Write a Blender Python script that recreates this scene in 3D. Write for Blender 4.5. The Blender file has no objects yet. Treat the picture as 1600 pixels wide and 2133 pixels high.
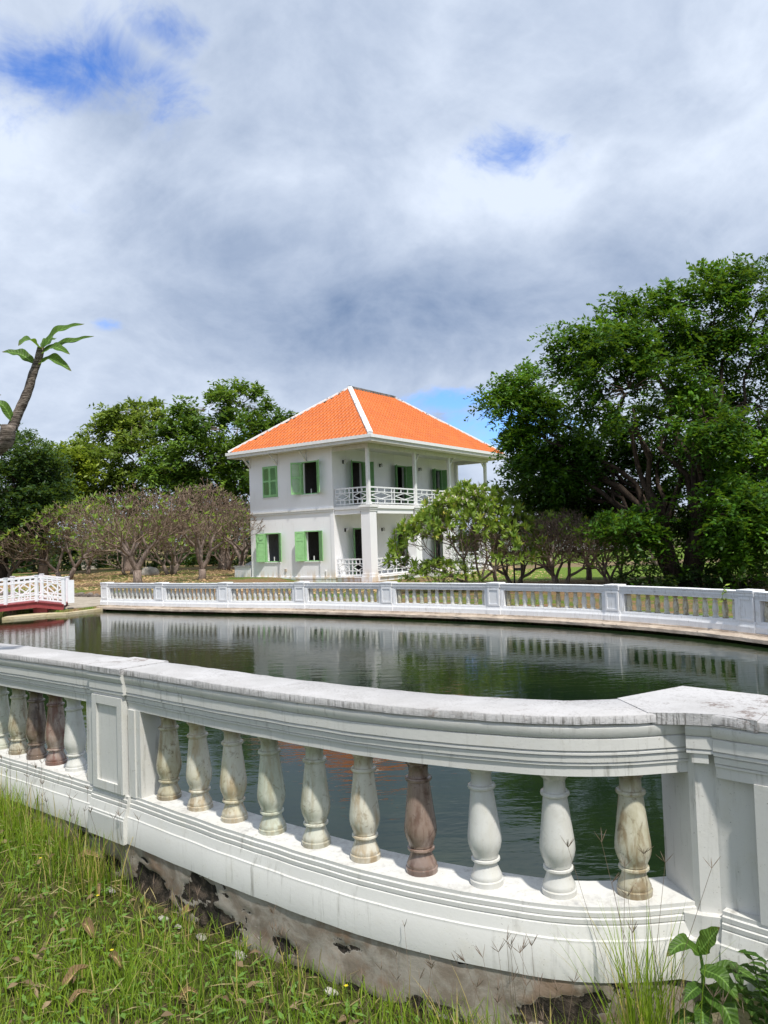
import bpy, math, random
import numpy as np
from mathutils import Vector, Matrix, noise as mnoise

random.seed(7)
rng = np.random.default_rng(7)
R = math.radians
S = bpy.context.scene
COL = S.collection

# ------------------------------------------------------------------ camera
EYE = Vector((0, 0, 2.3))
PITCH, ROLL = R(2.128), R(1.947)
fw = Vector((0, math.cos(PITCH), math.sin(PITCH)))
r0 = Vector((1, 0, 0)); u0 = Vector((0, -math.sin(PITCH), math.cos(PITCH)))
rt = r0*math.cos(ROLL) - u0*math.sin(ROLL)
up = u0*math.cos(ROLL) + r0*math.sin(ROLL)
cd = bpy.data.cameras.new('camera'); cam = bpy.data.objects.new('camera', cd); COL.objects.link(cam)
cd.sensor_fit = 'VERTICAL'; cd.sensor_height = 36; cd.lens = 36*1600/2133
cd.clip_start = .05; cd.clip_end = 3000
m = Matrix((rt, up, -fw)).transposed().to_4x4(); m.translation = EYE
cam.matrix_world = m
S.camera = cam
S.render.resolution_x = 768; S.render.resolution_y = 1024
S.render.engine = 'CYCLES'
S.cycles.max_bounces = 6; S.cycles.diffuse_bounces = 3; S.cycles.glossy_bounces = 3; S.cycles.transmission_bounces = 3

# ------------------------------------------------------------------ light
SUN_DIR = Vector((-.86, 1.82, -3.65)).normalized()      # the way the light travels
sl = bpy.data.lights.new('sun', 'SUN'); so = bpy.data.objects.new('sun', sl); COL.objects.link(so)
sl.energy = 2.5; sl.angle = R(2.5); sl.color = (1, .955, .88)
so.rotation_euler = SUN_DIR.to_track_quat('-Z', 'Y').to_euler()
S.view_settings.view_transform = 'Standard'; S.view_settings.look = 'None'
S.view_settings.gamma = 1; S.view_settings.exposure = .95

W = bpy.data.worlds.new('World'); S.world = W; W.use_nodes = True
def build_sky():
    nt = W.node_tree; N = nt.nodes; L = nt.links; N.clear()
    def mk(t, **k):
        n = N.new(t)
        for a, v in k.items(): setattr(n, a, v)
        return n
    def math_(op, a, b=None, clamp=False):
        n = mk('ShaderNodeMath', operation=op, use_clamp=clamp)
        for i, v in enumerate((a, b)):
            if v is None: continue
            if isinstance(v, (int, float)): n.inputs[i].default_value = v
            else: L.new(v, n.inputs[i])
        return n.outputs[0]
    def vmath(op, a, b):
        n = mk('ShaderNodeVectorMath', operation=op)
        for i, v in enumerate((a, b)):
            if isinstance(v, (tuple, list)): n.inputs[i].default_value = v
            else: L.new(v, n.inputs[i])
        return n
    def ramp(v, a, b, lo=0., hi=1.):
        n = mk('ShaderNodeMapRange', interpolation_type='SMOOTHSTEP')
        L.new(v, n.inputs[0]); n.inputs[1].default_value = a; n.inputs[2].default_value = b
        n.inputs[3].default_value = lo; n.inputs[4].default_value = hi
        return n.outputs[0]
    def mix(fac, a, b):
        n = mk('ShaderNodeMix', data_type='RGBA', clamp_factor=False)
        if isinstance(fac, (int, float)): n.inputs[0].default_value = fac
        else: L.new(fac, n.inputs[0])
        for i, v in ((6, a), (7, b)):
            if isinstance(v, tuple): n.inputs[i].default_value = (*v, 1)
            else: L.new(v, n.inputs[i])
        return n.outputs[2]
    def noise(vec, scale, detail=8, rough=.55, dist=0.):
        n = mk('ShaderNodeTexNoise'); L.new(vec, n.inputs['Vector'])
        n.inputs['Scale'].default_value = scale; n.inputs['Detail'].default_value = detail
        n.inputs['Roughness'].default_value = rough; n.inputs['Distortion'].default_value = dist
        return n.outputs[0]
    sky = mk('ShaderNodeTexSky', sky_type='NISHITA', sun_disc=False)
    sky.sun_elevation = math.asin(-SUN_DIR.z); sky.sun_rotation = math.atan2(-SUN_DIR.x, -SUN_DIR.y)
    sky.dust_density = .6; sky.ozone_density = 2.0; sky.air_density = 1.0
    tc = mk('ShaderNodeTexCoord'); d = tc.outputs['Generated']
    sep = mk('ShaderNodeSeparateXYZ'); L.new(d, sep.inputs[0])
    zz = math_('MAXIMUM', math_('ADD', sep.outputs[2], .55), .05)
    inv = math_('DIVIDE', 1., zz)
    sc = mk('ShaderNodeVectorMath', operation='SCALE'); L.new(d, sc.inputs[0]); L.new(inv, sc.inputs['Scale'])
    flat = vmath('MULTIPLY', sc.outputs[0], (1, 1, .25)).outputs[0]     # the cloud deck seen in perspective
    big = noise(vmath('ADD', flat, (3.7, 1.3, 0)).outputs[0], 1.5, 3, .5, .3)
    mid = noise(vmath('ADD', flat, (9.1, 4.4, 2)).outputs[0], 3.6, 7, .60, .45)
    fine = noise(vmath('ADD', flat, (1.9, 7.7, 5)).outputs[0], 12.0, 5, .64, .4)
    def blob(az, el, rx, rz, e0, e1):
        c = (math.sin(R(az))*math.cos(R(el)), math.cos(R(az))*math.cos(R(el)), math.sin(R(el)))
        v = vmath('SUBTRACT', d, c).outputs[0]
        v = vmath('MULTIPLY', v, (1/rx, 1/rx, 1/rz)).outputs[0]
        ln = vmath('LENGTH', v, (0, 0, 0)).outputs['Value']
        return ramp(ln, e0, e1, 1., 0.)
    # openings in the cloud deck: thin places where the noise breaks through
    gap = None
    for az, el, rx, rz, amp in ((-21, 30.6, .15, .075, 1.12), (-15.0, 33.8, .07, .045, .95), (10.6, 26.8, .090, .040, .68),
                                (4.5, 10.2, .13, .026, 1.15), (8.5, 8.0, .15, .045, 1.2), (-19.5, 15.6, .035, .016, .85), (-9, 8.2, .12, .030, .72), (-19, 9, .18, .04, .62)):
        b = math_('MULTIPLY', blob(az, el, rx, rz, .0, 1.35), amp)
        gap = b if gap is None else math_('MAXIMUM', gap, b)
    brk = math_('ADD', math_('MULTIPLY', math_('SUBTRACT', mid, .5), 2.4), math_('MULTIPLY', math_('SUBTRACT', fine, .5), 1.5))
    gap = ramp(math_('ADD', gap, brk), .42, 1.22)
    # light and dark in the cloud
    lum = math_('ADD', math_('MULTIPLY', math_('SUBTRACT', big, .5), 1.4), .80)
    lum = math_('ADD', lum, math_('MULTIPLY', math_('SUBTRACT', mid, .5), 1.05))
    lum = math_('ADD', lum, math_('MULTIPLY', math_('SUBTRACT', fine, .5), .34))
    bil = math_('ABSOLUTE', math_('SUBTRACT', noise(vmath('ADD', flat, (5.3, 2.1, 7)).outputs[0], 4.6, 6, .58, .3), .5))
    lum = math_('ADD', lum, math_('MULTIPLY', math_('SUBTRACT', .085, bil), 1.5))
    soft = math_('MULTIPLY', math_('SUBTRACT', mid, .5), 1.4)
    def sblob(*a):
        return ramp(math_('ADD', blob(*a), soft), -.15, 1.15)
    dark = math_('MULTIPLY', sblob(1.0, 16.0, .34, .080, .0, 1.6), .46)
    for a, w in (((-11, 21.5, .20, .06, .0, 1.5), .26), ((21, 19, .2, .06, .0, 1.5), .28), ((22, 33, .3, .10, .0, 1.5), .18)):
        dark = math_('MAXIMUM', dark, math_('MULTIPLY', sblob(*a), w))
    lum = math_('SUBTRACT', lum, dark)
    for a, w in (((1.0, 24.5, .22, .055, .0, 1.5), .34), ((-23, 26, .12, .05, .0, 1.5), .30), ((-4, 11.8, .30, .03, .0, 1.5), .16)):
        lum = math_('ADD', lum, math_('MULTIPLY', sblob(*a), w))
    lum = math_('MINIMUM', math_('MAXIMUM', lum, -.12), 1.2)
    cloud = mix(lum, (.120, .168, .262), (.365, .412, .492))
    sk = mk('ShaderNodeVectorMath', operation='SCALE'); L.new(sky.outputs[0], sk.inputs[0]); sk.inputs['Scale'].default_value = .088
    blue = vmath('MULTIPLY', sk.outputs[0], (.62, .92, 1.45)).outputs[0]
    col = mix(gap, cloud, blue)
    bg = mk('ShaderNodeBackground'); L.new(col, bg.inputs[0]); bg.inputs[1].default_value = 1.0
    out = mk('ShaderNodeOutputWorld'); L.new(bg.outputs[0], out.inputs[0])
build_sky()
W.cycles.sampling_method = 'MANUAL'; W.cycles.sample_map_resolution = 256

# ------------------------------------------------------------------ helpers
def tag(o, label=None, cat=None, group=None, kind=None):
    if label: o['label'] = label
    if cat: o['category'] = cat
    if group: o['group'] = group
    if kind: o['kind'] = kind
    return o
def empty(name, loc=(0, 0, 0), rz=0, label=None, cat=None, group=None):
    o = bpy.data.objects.new(name, None); COL.objects.link(o)
    o.location = loc; o.rotation_euler = (0, 0, rz); o.empty_display_size = .2
    return tag(o, label, cat, group)
def link_mesh(name, me, mat=None, parent=None):
    o = bpy.data.objects.new(name, me); COL.objects.link(o)
    if mat and not me.materials: me.materials.append(mat)
    if parent: o.parent = parent
    return o
def copy_tree(o, parent=None, keep_names=True):
    c = o.copy(); COL.objects.link(c)
    if parent: c.parent = parent
    for ch in list(o.children): copy_tree(ch, c)
    return c

class MB:
    """collects faces, then links them as one mesh object"""
    def __init__(s): s.v = []; s.f = []
    def add(s, vs, fs):
        b = len(s.v); s.v.extend([tuple(p) for p in vs]); s.f.extend([tuple(i+b for i in q) for q in fs])
    def box(s, x0, x1, y0, y1, z0, z1):
        s.add([(x0,y0,z0),(x1,y0,z0),(x1,y1,z0),(x0,y1,z0),(x0,y0,z1),(x1,y0,z1),(x1,y1,z1),(x0,y1,z1)],
              [(0,3,2,1),(4,5,6,7),(0,1,5,4),(1,2,6,5),(2,3,7,6),(3,0,4,7)])
    def obox(s, c, ux, uy, uz):
        """oriented box: centre and three half-axis vectors"""
        c = Vector(c); ux, uy, uz = Vector(ux), Vector(uy), Vector(uz)
        P = [c+a*ux+b*uy+k*uz for k in (-1, 1) for a, b in ((-1,-1),(1,-1),(1,1),(-1,1))]
        fs = [(0,3,2,1),(4,5,6,7),(0,1,5,4),(1,2,6,5),(2,3,7,6),(3,0,4,7)]
        if ux.cross(uy).dot(uz) < 0: fs = [q[::-1] for q in fs]
        s.add(P, fs)
    def bar(s, a, b, w, h, upv=(0, 0, 1)):
        a, b = Vector(a), Vector(b); t = (b-a); l = t.length; t.normalize()
        side = t.cross(Vector(upv))
        if side.length < 1e-4: side = t.cross(Vector((1, 0, 0)))
        side.normalize(); u = side.cross(t)
        s.obox((a+b)/2, t*l/2, side*w/2, u*h/2)
    def prism(s, poly, z0, z1):
        n = len(poly)
        s.add([(x,y,z0) for x,y in poly]+[(x,y,z1) for x,y in poly],
              [tuple(range(n))[::-1], tuple(range(n, 2*n))]+[(i,(i+1)%n,(i+1)%n+n,i+n) for i in range(n)])
    def lathe(s, prof, seg=20, c=(0,0,0)):
        n = len(prof); vs = []
        for r, z in prof:
            for k in range(seg):
                a = 2*math.pi*k/seg; vs.append((c[0]+r*math.cos(a), c[1]+r*math.sin(a), c[2]+z))
        fs = [(i*seg+k, i*seg+(k+1)%seg, (i+1)*seg+(k+1)%seg, (i+1)*seg+k) for i in range(n-1) for k in range(seg)]
        fs += [tuple(range(seg))[::-1], tuple(range((n-1)*seg, n*seg))]
        s.add(vs, fs)
    def tube(s, pts, rad, sides=6, cap=True):
        pts = [Vector(p) for p in pts]; n = len(pts)
        if isinstance(rad, (int, float)): rad = [rad]*n
        t = (pts[1]-pts[0]).normalized()
        u = t.orthogonal().normalized(); vs = []
        for i in range(n):
            if i < n-1: tn = (pts[i+1]-pts[i])
            if i > 0:
                tn = (pts[i]-pts[i-1]).normalized() + (tn.normalized() if i < n-1 else Vector())
            tn = tn.normalized()
            u = (u - tn*u.dot(tn)).normalized(); w = tn.cross(u)
            for k in range(sides):
                a = 2*math.pi*k/sides; vs.append(pts[i]+(u*math.cos(a)+w*math.sin(a))*rad[i])
        fs = [(i*sides+k, i*sides+(k+1)%sides, (i+1)*sides+(k+1)%sides, (i+1)*sides+k) for i in range(n-1) for k in range(sides)]
        if cap: fs += [tuple(range(sides))[::-1], tuple(range((n-1)*sides, n*sides))]
        s.add(vs, fs)
    def sweep(s, prof, path, z=0., closed_ends=True, jitter=0.):
        """closed profile [(n, z)], n to the left of the path; path [(x, y)]"""
        P = [Vector((p[0], p[1])) for p in path]; n = len(P); m = len(prof); vs = []
        for i in range(n):
            a = (P[i]-P[i-1]).normalized() if i else (P[1]-P[0]).normalized()
            b = (P[i+1]-P[i]).normalized() if i < n-1 else a
            t = (a+b).normalized(); k = 1/max(.4, t.dot(a)); nn = Vector((-t.y, t.x))*k
            jit = jitter*mnoise.noise((P[i].x*5, P[i].y*5, 3.)); jz = jitter*mnoise.noise((P[i].x*4, P[i].y*4, 8.))
            for q, zz in prof: vs.append((P[i].x+nn.x*(q+jit), P[i].y+nn.y*(q+jit), z+zz+jz))
        fs = [(i*m+j, (i+1)*m+j, (i+1)*m+(j+1)%m, i*m+(j+1)%m) for i in range(n-1) for j in range(m)]
        if closed_ends: fs += [tuple(range(m)), tuple(range((n-1)*m, n*m))[::-1]]
        s.add(vs, fs)
    def mesh(s, name, smooth=False):
        me = bpy.data.meshes.new(name); me.from_pydata(s.v, [], s.f); me.validate(); me.update()
        if smooth: me.polygons.foreach_set('use_smooth', [True]*len(me.polygons))
        return me
    def build(s, name, mat, parent=None, smooth=False, fix=False):
        me = s.mesh(name, smooth)
        if fix: fixn(me)
        return link_mesh(name, me, mat, parent)
import bmesh
def fixn(me):
    bm = bmesh.new(); bm.from_mesh(me); bmesh.ops.recalc_face_normals(bm, faces=bm.faces); bm.to_mesh(me); bm.free()
def auto_smooth(o, ang=40):
    me = o.data
    me.polygons.foreach_set('use_smooth', [True]*len(me.polygons))
    me.set_sharp_from_angle(angle=R(ang))
    return o

def arrays_mesh(name, verts, quads=None, tris=None, tint=None, smooth=False):
    """numpy arrays to a mesh; tint: one float per face"""
    me = bpy.data.meshes.new(name)
    nq = 0 if quads is None else len(quads); ntr = 0 if tris is None else len(tris)
    loops = np.concatenate([a.ravel() for a in (quads, tris) if a is not None and len(a)]).astype(np.int32)
    starts = np.concatenate([np.arange(nq)*4, nq*4+np.arange(ntr)*3]).astype(np.int32)
    me.vertices.add(len(verts)); me.vertices.foreach_set('co', np.ascontiguousarray(verts, dtype=np.float32).ravel())
    me.loops.add(len(loops)); me.loops.foreach_set('vertex_index', loops)
    me.polygons.add(nq+ntr); me.polygons.foreach_set('loop_start', starts)
    if smooth: me.polygons.foreach_set('use_smooth', np.ones(nq+ntr, dtype=bool))
    if tint is not None:
        a = me.attributes.new('tint', 'FLOAT', 'FACE'); a.data.foreach_set('value', np.ascontiguousarray(tint, dtype=np.float32))
    me.update(calc_edges=True); me.validate()
    return me
def norm(a): return a/np.maximum(np.linalg.norm(a, axis=-1, keepdims=True), 1e-9)
def leaf_arrays(P, D, U, L, Wd, bend=.12):
    """pointed leaves folded along the midrib: 6 verts, 2 quads each"""
    D = norm(D); Sd = norm(np.cross(D, U)); Nn = np.cross(Sd, D)
    L = L[:, None]; Wd = Wd[:, None]
    a = P; b = P + D*L*.5 + Nn*L*bend; c = P + D*L
    l = P + D*L*.45 + Sd*Wd*.5 + Nn*L*bend*.4; r = P + D*L*.45 - Sd*Wd*.5 + Nn*L*bend*.4
    V = np.stack([a, l, b, r, c], 1).reshape(-1, 3)
    i = np.arange(len(P))[:, None]*5
    Q = np.concatenate([i+np.array([[0, 2, 4, 1]]), i+np.array([[0, 3, 4, 2]])], 1).reshape(-1, 4)
    return V, Q
def spline(pts, step=.1):
    """Catmull-Rom through the points, resampled about every step"""
    P = [np.array(p, float) for p in pts]; P = [2*P[0]-P[1]]+P+[2*P[-1]-P[-2]]; out = []
    for i in range(1, len(P)-2):
        p0, p1, p2, p3 = P[i-1:i+3]; n = max(2, int(np.linalg.norm(p2-p1)/step))
        for k in range(n):
            t = k/n
            out.append(.5*((2*p1)+(-p0+p2)*t+(2*p0-5*p1+4*p2-p3)*t*t+(-p0+3*p1-3*p2+p3)*t**3))
    out.append(P[-2]); return np.array(out)
class Path:
    def __init__(s, pts):
        s.p = np.array(pts, float); s.s = np.r_[0, np.cumsum(np.linalg.norm(np.diff(s.p, axis=0), axis=1))]; s.len = s.s[-1]
    def at(s, t): return np.array([np.interp(t, s.s, s.p[:, k]) for k in range(s.p.shape[1])])
    def tan(s, t):
        d = s.at(min(s.len, t+.03))-s.at(max(0, t-.03)); return d/np.linalg.norm(d)
    def sub(s, a, b, step=.08):
        n = max(2, int((b-a)/step)+1); return [tuple(s.at(a+(b-a)*k/(n-1))) for k in range(n)]
    def near(s, q):
        i = np.argmin(((s.p-np.array(q))**2).sum(1)); return s.s[i]
def smoothstep(a, b, x):
    t = min(1, max(0, (x-a)/(b-a))); return t*t*(3-2*t)

# ------------------------------------------------------------------ materials
class NT:
    def __init__(s, name, rough=.6, spec=.3):
        s.m = bpy.data.materials.new(name); s.m.use_nodes = True; s.t = s.m.node_tree; s.n = s.t.nodes; s.l = s.t.links
        s.b = s.n['Principled BSDF']; s.b.inputs['Roughness'].default_value = rough
        s.b.inputs['Specular IOR Level'].default_value = spec
        s.pos = s.n.new('ShaderNodeNewGeometry').outputs['Position']
        s.obj = s.n.new('ShaderNodeTexCoord').outputs['Object']
    def val(s, v, sock):
        if isinstance(v, (int, float)): sock.default_value = v
        elif isinstance(v, tuple): sock.default_value = (*v, 1) if len(sock.default_value) == 4 else v
        else: s.l.new(v, sock)
    def noise(s, vec, scale, detail=5, rough=.55, dist=0.):
        n = s.n.new('ShaderNodeTexNoise'); s.l.new(vec, n.inputs[0])
        n.inputs['Scale'].default_value = scale; n.inputs['Detail'].default_value = detail
        n.inputs['Roughness'].default_value = rough; n.inputs['Distortion'].default_value = dist
        return n.outputs[0]
    def scale(s, vec, v):
        n = s.n.new('ShaderNodeVectorMath'); n.operation = 'MULTIPLY'; s.l.new(vec, n.inputs[0]); n.inputs[1].default_value = v
        return n.outputs[0]
    def ramp(s, v, a, b, lo=0., hi=1.):
        n = s.n.new('ShaderNodeMapRange'); n.interpolation_type = 'SMOOTHSTEP'; s.l.new(v, n.inputs[0])
        for i, q in enumerate((a, b, lo, hi)): n.inputs[i+1].default_value = q
        return n.outputs[0]
    def math(s, op, a, b=0., clamp=False):
        n = s.n.new('ShaderNodeMath'); n.operation = op; n.use_clamp = clamp
        s.val(a, n.inputs[0]); s.val(b, n.inputs[1]); return n.outputs[0]
    def mix(s, fac, a, b):
        n = s.n.new('ShaderNodeMix'); n.data_type = 'RGBA'; s.val(fac, n.inputs[0]); s.val(a, n.inputs[6]); s.val(b, n.inputs[7]); return n.outputs[2]
    def bump(s, h, strength=.3, dist=.01):
        n = s.n.new('ShaderNodeBump'); n.inputs['Strength'].default_value = strength; n.inputs['Distance'].default_value = dist
        s.l.new(h, n.inputs['Height']); s.l.new(n.outputs[0], s.b.inputs['Normal'])
    def attr(s, name):
        n = s.n.new('ShaderNodeAttribute'); n.attribute_name = name; return n
    def xyz(s, vec):
        n = s.n.new('ShaderNodeSeparateXYZ'); s.l.new(vec, n.inputs[0]); return n.outputs
    def nz(s):
        g = s.n.new('ShaderNodeNewGeometry'); return s.xyz(g.outputs['Normal'])[2]
    def color(s, c): s.val(c, s.b.inputs['Base Color']); return s.m

def plain(name, c, rough=.6, spec=.3, var=.12, scale=6):
    t = NT(name, rough, spec); n = t.noise(t.obj, scale, 5)
    c2 = tuple(max(0, k*(1-var*2)) for k in c); t.bump(n, .15, .005)
    return t.color(t.mix(t.ramp(n, .3, .7), c2, c))

def white_masonry(name, grime=1., top=1., base=(.80, .80, .79)):
    """old painted render: chalky white, lichen on what faces up, black runs on arrises"""
    t = NT(name, .75, .25)
    big = t.noise(t.pos, 1.7, 6, .6); mid = t.noise(t.pos, 9, 8, .65, .4); fine = t.noise(t.pos, 55, 6, .7)
    run = t.noise(t.scale(t.pos, (14, 14, 1.3)), 2.2, 6, .65)
    patch = t.noise(t.pos, 5.5, 10, .68, .8)
    c = t.mix(t.ramp(big, .3, .7), tuple(k*.93 for k in base), base)
    c = t.mix(t.math('MULTIPLY', t.ramp(mid, .5, .75), .35*grime), c, (.56, .54, .47))
    st = t.math('MULTIPLY', t.ramp(run, .52, .74), t.ramp(big, .40, .60))
    c = t.mix(t.math('MULTIPLY', st, .60*grime), c, (.22, .21, .18))
    ch = t.ramp(t.noise(t.pos, 21, 10, .75, .8), .635, .66)
    c = t.mix(t.math('MULTIPLY', t.math('MULTIPLY', ch, t.ramp(big, .45, .6)), .65*grime), c, (.30, .27, .22))
    upm = t.ramp(t.nz(), .75, .95)
    li = t.math('MULTIPLY', t.ramp(t.math('ADD', t.math('MULTIPLY', patch, .7), t.math('MULTIPLY', fine, .38)), .50, .70), upm)
    c = t.mix(t.math('MULTIPLY', li, .62*top), c, (.235, .215, .205))
    sp = t.math('MULTIPLY', t.ramp(t.noise(t.pos, 130, 3, .6), .64, .74), t.ramp(mid, .4, .62))
    c = t.mix(t.math('MULTIPLY', sp, .55*grime), c, (.12, .11, .095))
    h = t.math('ADD', t.math('MULTIPLY', mid, .35), t.math('MULTIPLY', fine, .25))
    t.bump(h, .40, .008)
    return t.color(c)

def cap_masonry():
    """coping slabs: same paint worn thin, peppered with grey lichen and dark drips along the edge"""
    t = NT('coping_paint', .85, .2)
    big = t.noise(t.pos, 2.3, 6, .6); patch = t.noise(t.pos, 11, 10, .70, .25); fine = t.noise(t.pos, 90, 8, .76); grit = t.noise(t.pos, 260, 3, .6)
    drip = t.noise(t.scale(t.pos, (26, 26, 1.6)), 2.4, 8, .7); wide = t.noise(t.pos, 1.1, 5, .6, .4)
    c = t.mix(t.ramp(big, .35, .65), (.45, .44, .435), (.54, .53, .53))
    a = t.ramp(t.math('ADD', t.math('MULTIPLY', patch, .42), t.math('MULTIPLY', fine, .66)), .54, .66)
    c = t.mix(t.math('MULTIPLY', t.math('MULTIPLY', a, t.ramp(big, .32, .58, .30, 1.)), .62), c, (.23, .215, .205))
    c = t.mix(t.math('MULTIPLY', t.ramp(grit, .62, .72), .35), c, (.16, .15, .14))
    b = t.math('MULTIPLY', t.ramp(t.math('ADD', patch, t.math('MULTIPLY', t.math('SUBTRACT', fine, .5), .5)), .52, .62), t.ramp(wide, .52, .60))
    c = t.mix(t.math('MULTIPLY', b, .75), c, (.17, .125, .105))
    d = t.math('MULTIPLY', t.ramp(drip, .48, .62), t.ramp(t.nz(), .6, .2))
    c = t.mix(t.math('MULTIPLY', t.math('MULTIPLY', d, t.ramp(big, .34, .56, .25, 1.)), .8), c, (.09, .085, .075))
    t.bump(t.math('ADD', patch, t.math('MULTIPLY', fine, .6)), .9, .010)
    return t.color(c)

def ceramic(name, a, b, stain, amt):
    t = NT(name, .22, .5)
    big = t.noise(t.scale(t.pos, (1, 1, .6)), 9, 6, .6, .5); run = t.noise(t.scale(t.pos, (9, 9, 1.5)), 3, 6, .65, .3); sp = t.noise(t.pos, 60, 4, .6)
    rnd = t.n.new('ShaderNodeObjectInfo').outputs['Random']
    c = t.mix(t.ramp(t.math('ADD', big, t.math('MULTIPLY', t.math('SUBTRACT', rnd, .5), .25)), .38, .62), a, b)
    c = t.mix(t.math('MULTIPLY', t.ramp(run, .46, .64), amt*1.15), c, stain)
    bl = t.noise(t.pos, 22, 8, .7, .6); c = t.mix(t.math('MULTIPLY', t.ramp(bl, .53, .66), amt*.9), c, tuple(k*.55 for k in stain))
    z = t.xyz(t.obj)[2]
    edge = t.math('ADD', t.ramp(z, .10, .0), t.ramp(z, .40, .47))
    c = t.mix(t.math('MULTIPLY', t.math('MULTIPLY', edge, t.ramp(big, .35, .6)), amt*1.1, True), c, tuple(k*.6 for k in stain))
    c = t.mix(t.math('MULTIPLY', t.ramp(sp, .66, .72), min(1, amt*1.2)), c, (.19, .10, .06))
    s_ = t.ramp(run, .45, .7, .18, .42); t.l.new(s_, t.b.inputs['Roughness'])
    t.bump(t.math('ADD', big, t.math('MULTIPLY', sp, .3)), .12, .006)
    return t.color(c)

def leafmat(name, dark, light, odd=None, trans=.35, rough=.45, oddt=(.86, .98), veins=False):
    t = NT(name, rough, .35); a = t.attr('tint').outputs['Fac']
    c = t.mix(a, dark, light)
    if veins:      # pale midrib and side veins, blotches, browned tip
        r_ = t.attr('rib').outputs['Fac']; f_ = t.attr('along').outputs['Fac']
        n = t.noise(t.pos, 30, 6, .65); c = t.mix(t.math('MULTIPLY', t.ramp(n, .40, .66), .45), c, tuple(k*.45 for k in dark))
        sv = t.math('SINE', t.math('MULTIPLY', t.math('SUBTRACT', f_, t.math('MULTIPLY', r_, .10)), 75.))
        c = t.mix(t.math('MULTIPLY', t.ramp(sv, .70, 1.), .35), c, tuple(min(1, k*1.7) for k in light))
        c = t.mix(t.math('MULTIPLY', t.ramp(r_, .14, .03), .7), c, tuple(min(1, k*2.0+.03) for k in light))
        c = t.mix(t.math('MULTIPLY', t.ramp(t.math('ADD', f_, t.math('MULTIPLY', n, .3)), 1.02, 1.16), .8), c, (.20, .12, .05))
        t.bump(t.math('ADD', t.math('MULTIPLY', sv, .4), n), .5, .004)
    if odd: c = t.mix(t.ramp(a, *oddt), c, odd)
    t.color(c)
    tr = t.n.new('ShaderNodeBsdfTranslucent'); cc = t.mix(.35, c, (.35, .5, .03)); t.l.new(cc, tr.inputs[0])
    mx = t.n.new('ShaderNodeMixShader'); mx.inputs[0].default_value = trans
    t.l.new(t.b.outputs[0], mx.inputs[1]); t.l.new(tr.outputs[0], mx.inputs[2])
    t.l.new(mx.outputs[0], t.n['Material Output'].inputs[0])
    return t.m

def barkmat(name, a, b, rings=False):
    t = NT(name, .85, .2)
    n = t.noise(t.scale(t.pos, (1, 1, .35)), 14, 8, .65, .6); f = t.noise(t.pos, 60, 5)
    c = t.mix(t.ramp(n, .35, .65), a, b)
    t.bump(t.math('ADD', n, t.math('MULTIPLY', f, .4)), .8, .02)
    return t.color(c)

def ground_mat():
    t = NT('ground_soil_and_grass', .95, .1)
    x, y, z = t.xyz(t.pos)
    big = t.noise(t.pos, .22, 6, .6); mid = t.noise(t.pos, 1.3, 8, .65, .5); fine = t.noise(t.pos, 14, 8, .7); vf = t.noise(t.pos, 60, 4, .7)
    litter = t.mix(t.ramp(fine, .35, .65), (.15, .088, .048), (.34, .225, .13))
    green = t.mix(t.ramp(fine, .35, .68), (.055, .105, .018), (.17, .25, .04))
    lawn = t.mix(t.ramp(fine, .35, .68), (.085, .15, .022), (.20, .28, .05))
    g = t.ramp(t.math('ADD', t.math('MULTIPLY', big, .6), t.math('MULTIPLY', mid, .5)), .50, .64)
    c = t.mix(g, litter, green)
    lm = t.math('MULTIPLY', t.ramp(x, 1.5, 5.), t.ramp(t.math('ADD', y, t.math('MULTIPLY', mid, 5)), 37.5, 40.))   # mown lawn right of the house
    c = t.mix(lm, c, lawn)
    walk = t.math('MULTIPLY', t.math('MULTIPLY', t.ramp(y, 49, 50.5), t.ramp(y, 57.5, 56)), t.ramp(x, 3, 6))
    c = t.mix(t.math('MULTIPLY', walk, .85), c, (.24, .165, .11))
    near = t.ramp(y, 11, 8)
    soil = t.mix(t.ramp(fine, .4, .6), (.075, .058, .032), (.085, .105, .024))
    c = t.mix(near, c, soil)
    t.bump(t.math('ADD', mid, t.math('ADD', fine, vf)), .7, .05)
    return t.color(c)

M = {}
M['white'] = white_masonry('white_render_paint', 1.35, .75, (.63, .625, .595))
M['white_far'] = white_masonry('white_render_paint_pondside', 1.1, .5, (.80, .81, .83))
M['coping'] = cap_masonry()
M['wall'] = None
def house_wall():
    t = NT('house_limewash', .8, .2)
    big = t.noise(t.obj, .5, 5); run = t.noise(t.scale(t.obj, (2, 2, .35)), 2, 6, .6); f = t.noise(t.obj, 12, 6)
    z = t.xyz(t.obj)[2]
    c = t.mix(t.ramp(big, .3, .7), (.84, .84, .86), (.89, .89, .91))
    c = t.mix(t.math('MULTIPLY', t.ramp(run, .55, .75), .22), c, (.55, .54, .50))
    c = t.mix(t.math('MULTIPLY', t.math('MULTIPLY', t.ramp(z, .95, .25), t.ramp(run, .45, .60)), .6), c, (.60, .42, .20))   # rust-brown damp along the foot
    t.bump(f, .2, .01); return t.color(c)
M['wall'] = house_wall()
M['trim'] = plain('white_trim_paint', (.82, .82, .82), .6, .3, .04)
M['soffit'] = plain('soffit_boards', (.70, .69, .66), .7, .2, .06)
M['green_shutter'] = plain('pale_green_shutter_paint', (.30, .58, .26), .5, .35, .07)
M['green_dark'] = plain('mid_green_door_paint', (.17, .37, .14), .5, .35, .1)
M['floor_dark'] = plain('dark_teak', (.045, .03, .02), .6, .3, .2)  # dark wood given to floors and ceiling so the rooms stay dim
M['interior'] = plain('interior_shade_tone', (.16, .15, .14), .8, .2, .1)  # dark tone puts the gloom of the rooms into the wall colour
M['metal_dark'] = plain('dark_metal', (.03, .03, .032), .4, .5, .2)
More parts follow.
